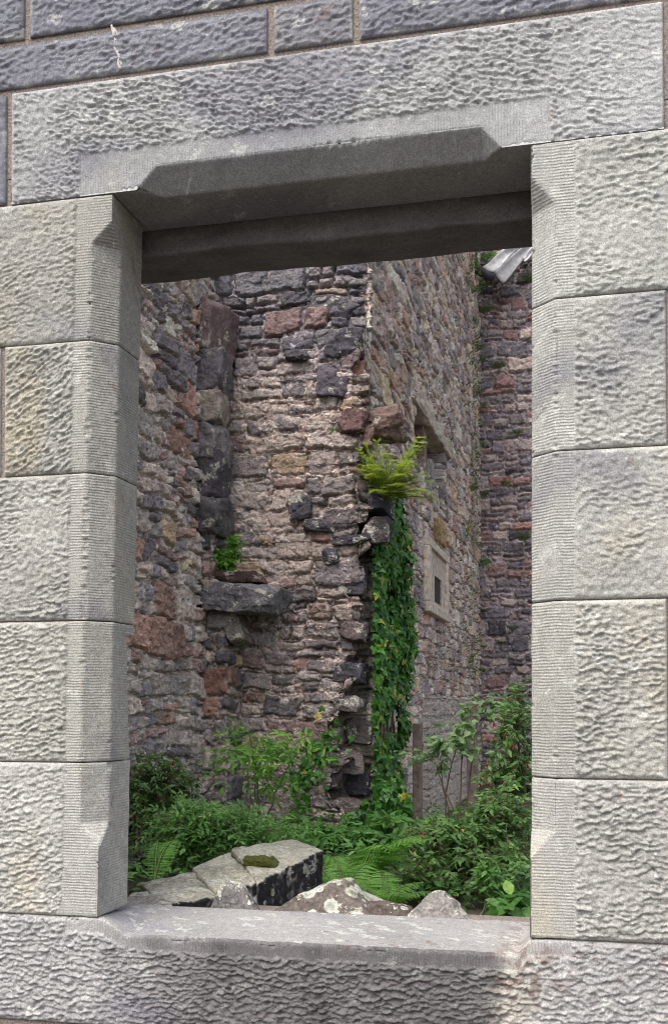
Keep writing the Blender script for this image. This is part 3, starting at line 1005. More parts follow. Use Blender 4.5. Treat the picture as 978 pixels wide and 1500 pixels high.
# slot window dressings in the receding wall
zl0 = zw1
L0, L1 = yw0 - .12, yw1 + .12
rock('window_lintel', main, (XR - .070, (L0 + L1) / 2, zl0 + .085), (.2, L1 - L0, .2), (0, 0, 0), 640, (.52, .45, .37), 3, .16, .2, cut=(.9, 1))
for k, (py_, hh_) in enumerate([((yw0 * .62 + yw1 * .38), .62), (yw0 * .35 + yw1 * .65, .3)]):
    rock('window_post', main, (XR - .15, py_, zw0 + hh_ / 2), (.24, .22, hh_), (0, 0, .1), 645 + k, [(.22, .155, .12), (.3, .28, .26)][k], 3, .05, .1, cut=(.85, .95))
rock('window_sill', main, (XR - .14, (yw0 + yw1) / 2, zw0 - .04), (.3, yw1 - yw0, .14), (0, 0, 0), 649, (.14, .13, .13), 3, .06, .1, cut=(.85, .95))

# stone frame with a small opening painted dark
y0f, y1f = PXp(620, 840, XR).y, PXp(650, 850, XR).y
zt_f = PXp(620, 786, XR).z; zb_f = PXp(620, 893, XR).z


def boxmb(mb, x0, x1, y0, y1, z0, z1, tint=.5):
    V = [(x, y, z) for x in (x0, x1) for y in (y0, y1) for z in (z0, z1)]
    mb.add(V, [(0, 1, 3, 2), (4, 6, 7, 5), (0, 4, 5, 1), (2, 3, 7, 6), (0, 2, 6, 4), (1, 5, 7, 3)], tint)


def bevel_obj(o, w=.012, seg=2):
    m = o.modifiers.new('bevel', 'BEVEL'); m.width = w; m.segments = seg; m.limit_method = 'ANGLE'


M_FRAME = plain_mat('dressed_frame_stone', (.54, .465, .38), .9, 0, .5, 14, .5, .012)
M_HOLE_SHADE = plain_mat('painted_hole_shade', (.03, .027, .025), 1, 0, .4, 20, .5, .01)  # near-black colour stands in for the shade inside the opening
fw = .20; fh = .1
mb = MB()
boxmb(mb, XR - .05, XR + .07, y0f, y0f + fw, zb_f + fh, zt_f - fh)
boxmb(mb, XR - .05, XR + .07, y1f - fw, y1f, zb_f + fh, zt_f - fh)
boxmb(mb, XR - .05, XR + .073, y0f - .003, y1f + .003, zt_f - fh, zt_f)
boxmb(mb, XR - .05, XR + .08, y0f - .01, y1f + .01, zb_f - .02, zb_f + fh)
fr = mb.build('stone_frame', M_FRAME, main, False)
bevel_obj(fr)
# panel with a hole, built round it
yh0, yh1 = PXp(632, 860, XR).y, PXp(642, 860, XR).y
zh1 = PXp(636, 846, XR).z; zh0 = PXp(636, 884, XR).z
mb = MB()
xp0, xp1 = XR - .04, XR + .035
boxmb(mb, xp0, xp1, y0f + fw, yh0, zb_f + fh, zt_f - fh); boxmb(mb, xp0, xp1, yh1, y1f - fw, zb_f + fh, zt_f - fh)
boxmb(mb, xp0, xp1, yh0, yh1, zh1, zt_f - fh); boxmb(mb, xp0, xp1, yh0, yh1, zb_f + fh, zh0)
pn_ = mb.build('panel', plain_mat('panel_stone', (.47, .39, .325), .9, 0, .45, 12, .4, .01), fr, False)
pn_.location = (0, 0, 0)
mb = MB(); boxmb(mb, XR - .03, XR + .02, yh0 - .002, yh1 + .002, zh0 - .002, zh1 + .002)  # solid box just behind the panel face, painted as shade
hole_o = mb.build('hole_shade_box', M_HOLE_SHADE, fr, False); hole_o.location = (0, 0, 0)
rock('ochre_stone', main, (XR + .0, PXp(641, 780, XR).y, PXp(641, 780, XR).z), (.12, .75, .3), (0, 0, 0), 650, (.38, .27, .13), 4, .12, .05)

# blocked doorway: squared grey blocks, low on the receding wall
yd0, yd1 = PXp(617, 1100, XR).y, PXp(688, 1100, XR).y
zd1 = PXp(640, 1022, XR).z
ug = np.linspace(yd0, yd1, 240)[None].repeat(200, 0); vg = np.linspace(.1, zd1, 200)[:, None].repeat(240, 1)
hd, Cd, _ = rubble(ug, vg, 15, (.2, .24), (1.6, 2.4), .012, .012, .006, (0, 0, 1, 0, 0, 5, 3, 0, 0), (.42, .375, .34), .006, .02, .03)
V = np.stack([XR + .07 + hd, ug, vg], -1)
V = np.concatenate([V[:, :1] - np.array((.15, 0, 0)), V, V[:, -1:] - np.array((.15, 0, 0))], 1)
V = np.concatenate([V, V[-1:] - np.array((.15, 0, 0))], 0)
Cd = Cd * .5 + np.array((.44, .385, .345)) * .6
Cd = np.concatenate([Cd[:, :1], Cd, Cd[:, -1:]], 1); Cd = np.concatenate([Cd, Cd[-1:]], 0)
grid_obj('blocked_doorway', V, M_RUB, main, {'Col': Cd}, True, 'squared grey blocks filling a doorway')

# ---- the far wall
far = thing('rubble_wall', (0, YB, .5), 'dark purple brown rubble wall at the far end of the ruined yard, facing the window', 'wall')
xg = np.concatenate([np.linspace(XR - .2, XR + 1.6, 170), np.linspace(XR + 1.62, 3.0, 60)])
zg = np.arange(.1, 10.4, .015)
Ub = xg[None].repeat(len(zg), 0); Vb = zg[:, None].repeat(len(xg), 1)
hb, Cb, _ = rubble(Ub, Vb, 16, (.14, .30), (.9, 2.4), -.008, .03, .03, (2.4, 3.4, 3.4, 2.6, 1.3, 1.2, 3, 0, 3.4), (.27, .235, .235), .03, .035, .08, .3, 1.45)
Cb = Cb * np.array((.95, .93, .97))
grid_obj('masonry', np.stack([Ub, YB - hb, Vb], -1), M_RUB, far, {'Col': Cb}, False)

# ---- the left wall with its pier
XP = P(313, 700, YF - .42).x; YP = YF - .42
XL = P(295, 700, YP).x
leftw = thing('rubble_wall', (XL, YP, .5), 'rubble wall running away on the left behind the jamb, with dark quoins', 'wall')
yg = np.concatenate([np.linspace(.5, 4.6, 90), np.arange(4.62, YF + .05, .008)])
zg = np.concatenate([np.arange(.1, 5.75, .009)])
Ul = yg[None].repeat(len(zg), 0); Vl = zg[:, None].repeat(len(yg), 1)
hl, Cl, _ = rubble(Ul, Vl, 17, (.12, .30), (.8, 2.2), -.010, .04, .034, (.7, 1.6, 3.6, 2.2, 1.6, 3, 4, .4, 1.3), (.46, .385, .345), .03, .020, .06, .22, 1.6, wav=.045, soft=.10)
grid_obj('masonry', np.stack([XL + hl, Ul, Vl], -1), M_RUB, leftw, {'Col': Cl}, False)
# pier: front and side faces in one skin
zg = np.arange(.3, ZF(905, YP), .0105)
zlow_top = zg[-1]


def pier_skin(xfront0, xcorner, yfront, z0, z1, seed, wts, yb=YF + .1, dz=.0105, rowh=(.18, .36), mc=(.3, .25, .23), fac=.03):
    zs = np.arange(z0, z1, dz)
    a = np.arange(xfront0, xcorner, .0095); bq = np.arange(yfront, yb, .0095)
    X = np.concatenate([a, np.full(len(bq), xcorner)]); Yq = np.concatenate([np.full(len(a), yfront), bq])
    Uq = np.concatenate([a - a[0], a[-1] - a[0] + bq - bq[0]])
    Bq = np.stack([X[None].repeat(len(zs), 0), Yq[None].repeat(len(zs), 0), zs[:, None].repeat(len(X), 1)], -1)
    hq, Cq, _ = rubble(Uq[None].repeat(len(zs), 0), zs[:, None].repeat(len(X), 1), seed, rowh, (1.0, 2.2), -.006, .035, fac, wts, mc, .04, .03, .07, .3, 1.2)
    Nq = base_normals(Bq)
    Vq = Bq + Nq * hq[..., None]
    top = Vq[-1:].copy(); top[..., 0] = np.minimum(top[..., 0], xcorner) - .25; top[..., 1] = np.maximum(top[..., 1], yfront) + .12
    Vq = np.concatenate([Vq, top], 0); Cq = np.concatenate([Cq, Cq[-1:]], 0)
    return grid_obj('pier', Vq, M_RUB, leftw, {'Col': Cq}, True)


z_lint = ZF(875, YP)
z_ptop = ZF(452, YP)
pier_skin(XL - .25, XP, YP, z_lint, ZF(500, YP), 18, (3, 3, 2, 2, 1, 2, 2, .4, 3))
XP2 = P(333, 1000, YP + .08).x
pier_skin(P(262, 1000, YP + .1).x - .3, XP2, YP + .08, .1, z_lint - .05, 19, (1, 2, 3, 1.2, 1, 3, 4, .4, 1.5), rowh=(.16, .3), fac=.018, mc=(.33, .28, .26))
for k, (px, py, w, hgt, bc) in enumerate([(312, 492, 50, 84, (.17, .125, .12)), (311, 556, 52, 54, (.14, .125, .135)), (309, 604, 52, 54, (.3, .25, .215)),
                                         (308, 655, 44, 56, (.2, .175, .175)), (308, 706, 46, 60, (.10, .09, .10)), (306, 760, 48, 60, (.11, .10, .105))]):
    c = P(px, py, YP + .18); s = (YP + 2.5) / FPX
    rock('quoin', leftw, (XP - .14 + .02 * (k % 2), YP + .17 - .02 * (k % 2), c.z), (.36, .46, hgt * s), (RNG.normal(0, .03), RNG.normal(0, .03), RNG.normal(0, .05)), 660 + k, bc, 7, .13, .04, cut=(.7, .92))
# broken door lintel sticking out of the pier, and the sloped bracket below it
c = P(352, 877, YP + .1); s = (YP + 2.45) / FPX
rock('door_lintel', leftw, (c.x, YP + .17, c.z), (122 * s, .42, 42 * s), (.0, .05, -.04), 670, (.15, .14, .145), 5, .12, .08, cut=(.68, .92), hi=True)
rock('loose_slab', leftw, (P(338, 846, YP + .1).x, YP + .2, P(338, 846, YP + .1).z), (92 * s, .3, 16 * s), (0, .02, .1), 671, (.09, .06, .05), 6, .1, .05, cut=(.6, .9))
c = P(336, 922, YP + .2)
rock('bracket_stone', leftw, (XP2 + .035, YP + .22, c.z), (.13, .3, 46 * s), (0, -.35, 0), 672, (.2, .18, .16), 3, .05, .1, cut=(.8, .95))

# ---- roof remains above the far wall
def sheet(name, pts4, th, mat, label):
    "a bent metal sheet between four world points"
    a, b, c_, d = [np.array(p) for p in pts4]
    n, m = 14, 8
    f = np.linspace(0, 1, n)[:, None, None]; g = np.linspace(0, 1, m)[None, :, None]
    p = a * (1 - f) * (1 - g) + b * f * (1 - g) + c_ * f * g + d * (1 - f) * g
    nrm = np.cross(b - a, d - a); nrm /= np.linalg.norm(nrm)
    p = p + nrm * (.05 * np.sin(g * PI) + .03 * pn(f * 3, g * 2, 5)[..., 0:1])
    o = grid_obj(name, p, mat, None)
    md = o.modifiers.new('thickness', 'SOLIDIFY'); md.thickness = th
    return tag(o, label, 'flashing', 'strips of roof flashing')


yq = YB - .25
sheet('roof_flashing', [P(706, 392, yq), P(752, 352, yq), P(771, 352, yq + .3), P(724, 400, yq - .2)], .03, M_LEAD, 'pale grey strip of roof flashing, upper left of the strips on the far wall')
sheet('roof_flashing', [P(722, 398, yq - .2), P(770, 356, yq), P(792, 352, yq + .1), P(737, 417, yq - .3)], .03, M_LEADD, 'dull dark grey sheet of roof flashing lying between the two pale strips')
sheet('roof_flashing', [P(764, 378, yq - .25), P(786, 352, yq - .2), P(796, 356, yq - .1), P(768, 384, yq - .3)], .03, M_LEAD, 'short pale strip of roof flashing beside the right jamb')
mb = MB()
mb.tube([P(689, 362, yq - .5), P(691, 378, yq - .5), P(697, 394, yq - .45), P(712, 404, yq - .3), P(722, 408, yq - .25)], .09, .07, 8)
tag(mb.build('gutter_pipe', M_PIPE, None), 'dark bent gutter pipe at the head of the far corner', 'pipe')
# harled gable rising behind the strips
rock('roof_slope', far, (P(735, 330, YB).x + .2, YB + .25, P(735, 340, YB).z + .3), (2.4, .3, 1.5), (0, 0, 0), 680, (.28, .24, .23), 0, .03, .1)

# ----------------------------------------------------------------------------------------------
# broken stones lying behind the sill
# ----------------------------------------------------------------------------------------------
def at(px, py, Y):
    return P(px, py, Y)


def hexa(name, label, C8, seed, base, top=None, front=None, lichen=.4, lscale=26, rough=.010, soft=30, cat='stone', flich=.22, spots=0, spot_r=(.004, .014)):
    """stone from eight corners: front bottom left, right, front top left, right, then the same four at the back"""
    rng = np.random.default_rng(seed)
    d = CUBEH_V / np.linalg.norm(CUBEH_V, axis=1)[:, None]
    r_ = (np.abs(d) ** soft).sum(1) ** (-1.0 / soft)
    p = d * r_[:, None]
    f = (p + 1) / 2
    C = np.array([tuple(c) for c in C8], float)
    x, y, z = f[:, 0:1], f[:, 1:2], f[:, 2:3]
    q = (C[0] * (1 - x) * (1 - z) + C[1] * x * (1 - z) + C[2] * (1 - x) * z + C[3] * x * z) * (1 - y) + \
        (C[4] * (1 - x) * (1 - z) + C[5] * x * (1 - z) + C[6] * (1 - x) * z + C[7] * x * z) * y
    ctr = C.mean(0)
    o = q - ctr; o /= np.linalg.norm(o, axis=1)[:, None]
    pk = np.argmax(np.abs(CUBEH_V) - 1e-3 * np.arange(3)[None], axis=1)
    n3 = fbm3(q * 12 + seed, seed, 5)
    n3 = n3 + .7 * (.35 - np.abs(vn3(q * 17 + seed, seed + 5))) + .35 * (.35 - np.abs(vn3(q * np.array((30, 30, 60)) + seed, seed + 6)))
    q = q + o * (rough * n3)[:, None]
    g = fbm3(q * 14 + seed, seed + 3, 4); g2 = fbm3(q * 70 + seed, seed + 4, 3)
    Cc = np.array(base)[None] * (1 + .5 * g + .45 * g2)[:, None]
    edge_n = .05 * vn3(q * 45, seed + 12) + .04 * vn3(q * 110, seed + 13)
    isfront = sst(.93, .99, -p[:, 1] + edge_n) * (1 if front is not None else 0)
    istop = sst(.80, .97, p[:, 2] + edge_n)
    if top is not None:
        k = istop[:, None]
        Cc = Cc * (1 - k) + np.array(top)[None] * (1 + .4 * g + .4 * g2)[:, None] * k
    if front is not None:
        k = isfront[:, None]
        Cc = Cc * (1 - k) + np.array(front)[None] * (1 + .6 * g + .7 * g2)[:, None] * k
    amt = np.where(isfront > .5, flich, lichen)
    k = (lichen_mask(q, lscale, amt, seed) * (1 - .25 * isfront))[:, None]
    Cc = Cc * (1 - .8 * k) + np.array((.56, .55, .46)) * (1 + .22 * g2)[:, None] * .8 * k
    for k_ in range(spots):
        c_ = q[rng.integers(0, len(q))]; rad = spot_r[0] + (spot_r[1] - spot_r[0]) * rng.random() ** 2
        dd = np.linalg.norm(q - c_, axis=1) + rad * .3 * edge_n * 8
        m_ = (sst(rad, rad * .8, dd) if False else 1 - sst(rad * .82, rad, dd))[:, None] * (.75 + .25 * rng.random())
        col_ = np.array([(.52, .52, .45), (.44, .44, .33), (.58, .57, .52)][rng.integers(0, 3)])
        Cc = Cc * (1 - m_) + col_[None] * (1 + .3 * g2)[:, None] * (.72 + .28 * sst(.2 * rad, .9 * rad, dd))[:, None] * m_
    me = raw_mesh(name, q - ctr, CUBEH_F.ravel(), np.full(len(CUBEH_F), 4), {'Col': np.clip(Cc, .012, .72)})
    ob = link(name, me, M_ROCK, None, label); ob.location = ctr
    return tag(ob, label, cat)


def hex_from(A, Bp, zb, back, drop=.0, hl=0., hr=0.):
    """front top edge A-B, bottom height zb, depth vector back; the rear top edge lies hl / hr higher"""
    A, Bp, back = Vector(A), Vector(Bp), Vector(back)
    dn = Vector((0, 0, 1))
    return [Vector((A.x, A.y, zb)), Vector((Bp.x, Bp.y, zb)), A, Bp, Vector((A.x, A.y, zb)) + back, Vector((Bp.x, Bp.y, zb)) + back, A + back + dn * hl, Bp + back + dn * hr]


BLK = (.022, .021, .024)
LIT_TOPC = (.42, .395, .31)  # pale lichen tone, with light on the tops put into the colour
bk = Vector((-.17, .25, 0))
zb = Z_SIL - .14
hexa('fallen_block', 'tallest broken block behind the sill, pale lichened top and black side', hex_from(at(378, 1293, .55), at(474, 1245, .92), zb, bk * .95, 0, .065, .0), 701, (.16, .15, .14), LIT_TOPC, BLK, .24, flich=.08, spots=90, spot_r=(.003, .016))
hexa('fallen_block', 'middle stepped slab with a mossy edge, between the tallest block and the low slab', hex_from(at(318, 1308, .43), at(392, 1291, .60), zb, bk * 1.0, 0, .03, .055), 702, (.17, .16, .145), LIT_TOPC, BLK, .30, flich=.08, spots=80, spot_r=(.003, .018))
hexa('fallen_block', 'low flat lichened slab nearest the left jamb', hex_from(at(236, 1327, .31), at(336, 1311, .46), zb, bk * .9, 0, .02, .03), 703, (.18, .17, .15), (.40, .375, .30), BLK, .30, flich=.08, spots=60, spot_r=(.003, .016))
hexa('fallen_block', 'small pale rubble lump in the corner against the left jamb', hex_from(at(170, 1335, .27), at(250, 1329, .30), zb, (-.04, .2, 0), 0, .015, .012), 704, (.26, .24, .21), (.33, .31, .27), None, .5)
c0, c1 = at(311, 1331, .29) - Vector((0.03, 0, .05)), at(368, 1331, .29) - Vector((-0.03, 0, .05)); t0_, t1_ = at(324, 1291, .31), at(352, 1295, .31); bb = Vector((.005, .05, 0))
hexa('loose_stone', 'small triangular grey stone standing on the sill before the black side', [c0, c1, t0_, t1_, c0 + bb, c1 + bb, t0_ + bb * .5, t1_ + bb * .4], 705, (.215, .2, .19), None, None, .2, 60, .009, 16, spots=40, spot_r=(.002, .007))
c0, c1 = at(388, 1335, .36) - Vector((0.055, 0, .05)), at(528, 1341, .36) - Vector((-0.055, 0, .05)); t0_, t1_ = at(440, 1307, .42), at(502, 1291, .44); bb = Vector((.02, .13, 0))
hexa('loose_stone', 'brown hump backed stone blotched with pale round lichen, right of the black sided block', [c0, c1, t0_, t1_, c0 + bb, c1 + bb, t0_ + bb * .6, t1_ + bb * .5], 706, (.12, .10, .088), (.15, .125, .105), None, .22, 38, .012, 14, spots=46, spot_r=(.006, .022))
c0, c1 = at(528, 1341, .4) - Vector((0.02, 0, .05)), at(604, 1343, .4) - Vector((-0.02, 0, .05)); t0_, t1_ = at(540, 1322, .43), at(596, 1332, .43); bb = Vector((.0, .08, 0))
hexa('loose_stone', 'low brown flat stone at the foot of the pale stick', [c0, c1, t0_, t1_, c0 + bb, c1 + bb, t0_ + bb * .7, t1_ + bb * .7], 707, (.11, .088, .075), None, None, .25, 34, .009, 14, spots=14, spot_r=(.004, .012))
c0, c1 = at(596, 1344, .31) - Vector((0.045, 0, .05)), at(676, 1346, .31) - Vector((-0.045, 0, .05)); t0_, t1_ = at(631, 1308, .36), at(650, 1310, .36); bb = Vector((.0, .09, 0))
hexa('loose_stone', 'grey ridged stone like a small peak, rightmost on the sill', [c0, c1, t0_, t1_, c0 + bb, c1 + bb, t0_ + bb * .6, t1_ + bb * .5], 708, (.2, .185, .172), None, None, .2, 60, .014, 14, spots=18, spot_r=(.002, .008))
mb = MB()
mb.tube([at(508, 1302, .72), at(535, 1312, .66), at(562, 1324, .58), at(590, 1334, .54)], .011, .010, 10)
tag(mb.build('stick', plain_mat('pale_stick', (.3, .3, .26), .7, 0, .25, 30, .3), None), 'pale straight stick lying between two stones behind the sill', 'stick')
# moss on the middle slab
mp = at(380, 1258, .71)
o = rock('moss_cushion', None, (mp.x, .71, mp.z - .006), (.085, .07, .02), (.05, 0, .2), 709, (.09, .1, .015), 5, .25, 0, mat=M_MOSS)
tag(o, 'olive green moss cushion on the middle broken slab', 'moss')
# ledge of rubble that carries them (part of the window wall)
gx = np.linspace(xl_b - .35, xr_b + .3, 200); gy = np.linspace(.22, 1.05, 110)
Ug = gx[None].repeat(len(gy), 0); Vg = gy[:, None].repeat(len(gx), 1)
hg, Cg, _ = rubble(Ug, Vg, 21, (.07, .14), (.9, 2.), .0, .02, .015, None, (.3, .26, .23), .02, .03, .04)
zledge = Z_SIL - .10 + .5 * hg - .3 * sst(.75, 1.05, Vg) - .10 * sst(-.5, -.2, Ug)
grid_obj('wall_core', np.stack([Ug, Vg, zledge], -1), M_RUB, wall, {'Col': Cg}, True)
mb = MB(); boxmb(mb, xl_b - .35, xr_b + .3, .53, .98, .0, Z_SIL - .42)
mb.build('wall_footing', M_MORT, wall, False)

# ----------------------------------------------------------------------------------------------
# ground: one sheet
# ----------------------------------------------------------------------------------------------
ax = np.concatenate([[-400, -100, -30], np.linspace(-8, 8, 90), [30, 100, 400]])
ay = np.concatenate([[-400, -100, -30, -10, -3, -.5, .1], np.linspace(.2, 20, 130), [40, 120, 400]])
GX, GY = np.meshgrid(ax, ay)
GZ = .0 + .5 * sst(.3, 1.2, GY) - .25 * sst(6, 8.5, GY) + .06 * fbm(GX * .8, GY * .8, 90, 3) * (GY > .2) - .02
g = grid_obj('ground', np.stack([GX, GY, GZ], -1), M_SOIL, None, None, True)
g['kind'] = 'structure'


def ground_z(x, y):
    return .5 if y > 1.2 else .1


# ----------------------------------------------------------------------------------------------
# PLANTS
# ----------------------------------------------------------------------------------------------
def leaf_template(kind):
    if kind == 'ovate':
        V = [(0, 0, 0), (.28, .2, .05), (.6, .19, .03), (1, 0, -.09), (.6, -.19, .03), (.28, -.2, .05), (.3, 0, -.015), (.62, 0, -.035)]
        F = [(0, 6, 1), (1, 6, 7, 2), (2, 7, 3), (0, 5, 6), (5, 4, 7, 6), (4, 3, 7)]
    elif kind == 'narrow':
        V = [(0, 0, 0), (.35, .11, .03), (1, 0, -.08), (.35, -.11, .03), (.4, 0, -.01)]
        F = [(0, 4, 1), (1, 4, 2), (0, 3, 4), (3, 2, 4)]
    elif kind == 'ivy':
        V = [(0, 0, 0), (-.12, .28, -.02), (.2, .5, -.05), (.42, .24, .03), (1, 0, -.1), (.42, -.24, .03), (.2, -.5, -.05), (-.12, -.28, -.02), (.3, 0, .04)]
        F = [(8, 0, 1), (8, 1, 2), (8, 2, 3), (8, 3, 4), (8, 4, 5), (8, 5, 6), (8, 6, 7), (8, 7, 0)]
    elif kind == 'broad':
        V = [(0, 0, 0), (.2, .24, .06), (.5, .32, .04), (.78, .2, 0), (1.05, 0, -.12), (.78, -.2, 0), (.5, -.32, .04), (.2, -.24, .06), (.25, 0, 0), (.55, 0, -.02), (.8, 0, -.05)]
        F = [(0, 8, 1), (1, 8, 9, 2), (2, 9, 10, 3), (3, 10, 4), (0, 7, 8), (7, 6, 9, 8), (6, 5, 10, 9), (5, 4, 10)]
    elif kind == 'needle':
        V = [(0, .04, 0), (1, 0, 0), (0, -.04, 0)]
        F = [(0, 2, 1)]
    return np.array(V, float), F


TPL = {k: leaf_template(k) for k in ('ovate', 'narrow', 'ivy', 'broad', 'needle')}


def leaves(mb, kind, pos, dirs, ups, size, tint, width=1.0):
    V, F = TPL[kind]
    pos = np.asarray(pos, float); n = len(pos)
    if n == 0:
        return
    x = np.asarray(dirs, float); x = x / (np.linalg.norm(x, axis=1)[:, None] + 1e-9)
    z = np.asarray(ups, float) + 1e-4; z = z - (z * x).sum(1)[:, None] * x; z /= np.linalg.norm(z, axis=1)[:, None] + 1e-9
    y = np.cross(z, x)
    s = np.broadcast_to(np.asarray(size, float), (n,))[:, None, None]
    W = np.asarray(V)[None]
    out = pos[:, None] + s * (W[..., 0:1] * x[:, None] + width * W[..., 1:2] * y[:, None] + W[..., 2:3] * z[:, None])
    k = len(V)
    L = np.concatenate([np.array(f) for f in F]); S = np.array([len(f) for f in F])
    Ls = (L[None] + (np.arange(n) * k)[:, None]).ravel(); Ss = np.tile(S, n)
    mb.addq(out.reshape(-1, 3), Ls, Ss, np.repeat(np.asarray(tint, float), k))


def unit(v):
    v = np.asarray(v, float)
    return v / (np.linalg.norm(v) + 1e-9)


def bez(a, b, c_, n):
    f = np.linspace(0, 1, n)[:, None]
    return np.asarray(a) * (1 - f) ** 2 + 2 * np.asarray(b) * f * (1 - f) + np.asarray(c_) * f * f


def shrub(name, label, base, blobs, kind, mat, seed, ntwig=160, lsize=.045, spacing=.035, stem_mat=None, nstem=9, width=1.0, droop=.3, cat='bush', tint_up=.5,
          flowers=0, parts=True, twig_len=(.25, .5), lenvar=.35, compound=0, group=None, stem_r=.012, inner=.35):
    """blobs: list of (centre, radii, weight). Main stems fork out of the base towards the blobs; twigs leave them
    and carry leaves in pairs."""
    rng = np.random.default_rng(seed)
    base = np.asarray(tuple(base), float)
    th = thing(name, tuple(base), label, cat, group)
    st = MB(); lf = MB()
    ws = np.array([b[2] for b in blobs], float); ws /= ws.sum()
    stems = []
    for i in range(nstem):
        c_, r_, _ = blobs[rng.choice(len(blobs), p=ws)] if i >= len(blobs) else blobs[i]
        tgt = np.asarray(c_) + np.asarray(r_) * rng.normal(0, .35, 3)
        st0 = base + rng.normal(0, .05, 3) * (1, 1, 0)
        mid = (st0 + tgt) / 2 + np.array((0, 0, .25 * abs(tgt[2] - st0[2]))) + rng.normal(0, .06, 3)
        pts = bez(st0, mid, tgt, 12)
        pts += rng.normal(0, .006, pts.shape)
        stems.append(pts); st.tube(pts, stem_r, stem_r * .35, 5)
    allp = np.concatenate([s[3:] for s in stems])
    fl = []
    for i in range(ntwig):
        c_, r_, _ = blobs[rng.choice(len(blobs), p=ws)]
        d = unit(rng.normal(0, 1, 3)); rad = (inner + (1 - inner) * rng.random() ** .5)
        end = np.asarray(c_) + np.asarray(r_) * d * rad
        near = allp[np.argsort(np.linalg.norm(allp - end, axis=1))[rng.integers(0, 4)]]
        L = twig_len[0] + (twig_len[1] - twig_len[0]) * rng.random()
        dv = end - near; dl = np.linalg.norm(dv) + 1e-6
        start = near if dl < L * 1.6 else end - dv / dl * L + rng.normal(0, .02, 3)
        mid = (start + end) / 2 + np.array((0, 0, .08)) + rng.normal(0, .03, 3)
        n = max(5, int(np.linalg.norm(end - start) / spacing))
        tp = bez(start, mid, end, n)
        st.tube(tp[::max(1, n // 6)] if n > 7 else tp, stem_r * .28, stem_r * .12, 4)
        tan = np.gradient(tp, axis=0)
        side0 = rng.random() * PI
        for j in range(max(1, n // 4), n):
            t_ = unit(tan[j])
            a = unit(np.cross(t_, (0.1, .2, 1))); b2 = np.cross(t_, a)
            ang = side0 + j * 1.57
            for sgn in (1, -1):
                out = sgn * (a * math.cos(ang * 0 + .3 * rng.normal()) + b2 * .5 * rng.normal())
                dr = unit(out + .7 * t_ + np.array((0, 0, -droop * rng.random())))
                up = unit(np.array((0, -.25, 1.0)) + rng.normal(0, .45, 3))
                s_ = lsize * (1 - lenvar + 2 * lenvar * rng.random())
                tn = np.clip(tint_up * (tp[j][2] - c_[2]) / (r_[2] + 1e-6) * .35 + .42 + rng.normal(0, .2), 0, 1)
                if compound:
                    # pinnate leaf: a stalk with opposite leaflets and one at the tip
                    stalk = dr * s_ * 2.4
                    sag = np.array((0, 0, -.25 * s_))
                    w = unit(np.cross(dr, up))
                    pl, dl_, ul = [], [], []
                    for q in range(compound):
                        f = (q + 1) / (compound + .3)
                        pp = tp[j] + stalk * f + sag * f * f * 2
                        for s2 in (1, -1):
                            pl.append(pp); dl_.append(unit(s2 * w + .45 * dr + np.array((0, 0, -.15)))); ul.append(up)
                    pl.append(tp[j] + stalk + sag * 2); dl_.append(dr); ul.append(up)
                    leaves(lf, kind, pl, dl_, ul, s_, [tn] * len(pl), width)
                    st.tube([tp[j], tp[j] + stalk * .5 + sag * .5, tp[j] + stalk + sag * 2], .0022, .0012, 3, cap=False)
                else:
                    leaves(lf, kind, [tp[j]], [dr], [up], s_, [tn], width)
        if flowers and rng.random() < flowers:
            fl.append(tp[-1 - rng.integers(0, 3)])
    st.build('branches', stem_mat or M_STEM, th)
    lf.build('foliage', mat, th, False)
    first = None
    for p in fl[:90]:
        if first is None:
            fm = MB()
            fm.tube([(0, 0, 0), (.002, 0, -.03)], .0012, .0012, 4)
            fm.tube([(.002, 0, -.03), (.002, 0, -.045), (.002, 0, -.06)], .004, .007, 6)
            for a in range(4):
                an = a * PI / 2
                leaves(fm, 'narrow', [(.002, 0, -.055)], [(math.cos(an), math.sin(an), -.9)], [(0, 0, 1)], .034, [.5], 1.3)
            first = fm.build('flower', M_FLOW, th)
            o = first
        else:
            o = first.copy(); COL.objects.link(o); o.parent = th
        o.location = Vector(p) - Vector(base)
        o.rotation_euler = (rng.normal(0, .2), rng.normal(0, .2), rng.random() * 6)
    return th


def B(px, py, Y, rx, ry, rz, w=1):
    "an ellipsoid of foliage at a picture position and distance; rx and rz in pixels"
    c_ = P(px, py, Y); s_ = (Y + 2.377) / FPX * 1.02
    return (np.array(c_), np.array((rx * s_, ry, rz * s_)), w)


def foot(px, Y):
    c_ = P(px, 1200, Y)
    return (c_.x, Y, ground_z(0, Y))


# big fuchsia at the right, fuchsia behind it, fuchsia at the left
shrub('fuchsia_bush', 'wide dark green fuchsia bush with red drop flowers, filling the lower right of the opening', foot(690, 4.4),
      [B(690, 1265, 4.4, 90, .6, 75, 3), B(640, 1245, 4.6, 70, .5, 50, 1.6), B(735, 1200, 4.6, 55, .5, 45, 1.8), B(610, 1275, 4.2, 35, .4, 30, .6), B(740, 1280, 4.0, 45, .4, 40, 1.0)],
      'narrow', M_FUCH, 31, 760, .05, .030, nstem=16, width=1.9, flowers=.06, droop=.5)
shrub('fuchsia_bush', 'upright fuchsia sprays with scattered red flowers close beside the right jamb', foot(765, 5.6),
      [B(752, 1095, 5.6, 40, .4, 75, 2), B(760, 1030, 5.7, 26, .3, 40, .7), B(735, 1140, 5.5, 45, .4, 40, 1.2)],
      'narrow', M_FUCH, 32, 170, .06, .034, nstem=9, width=1.9, flowers=.14, droop=.6)
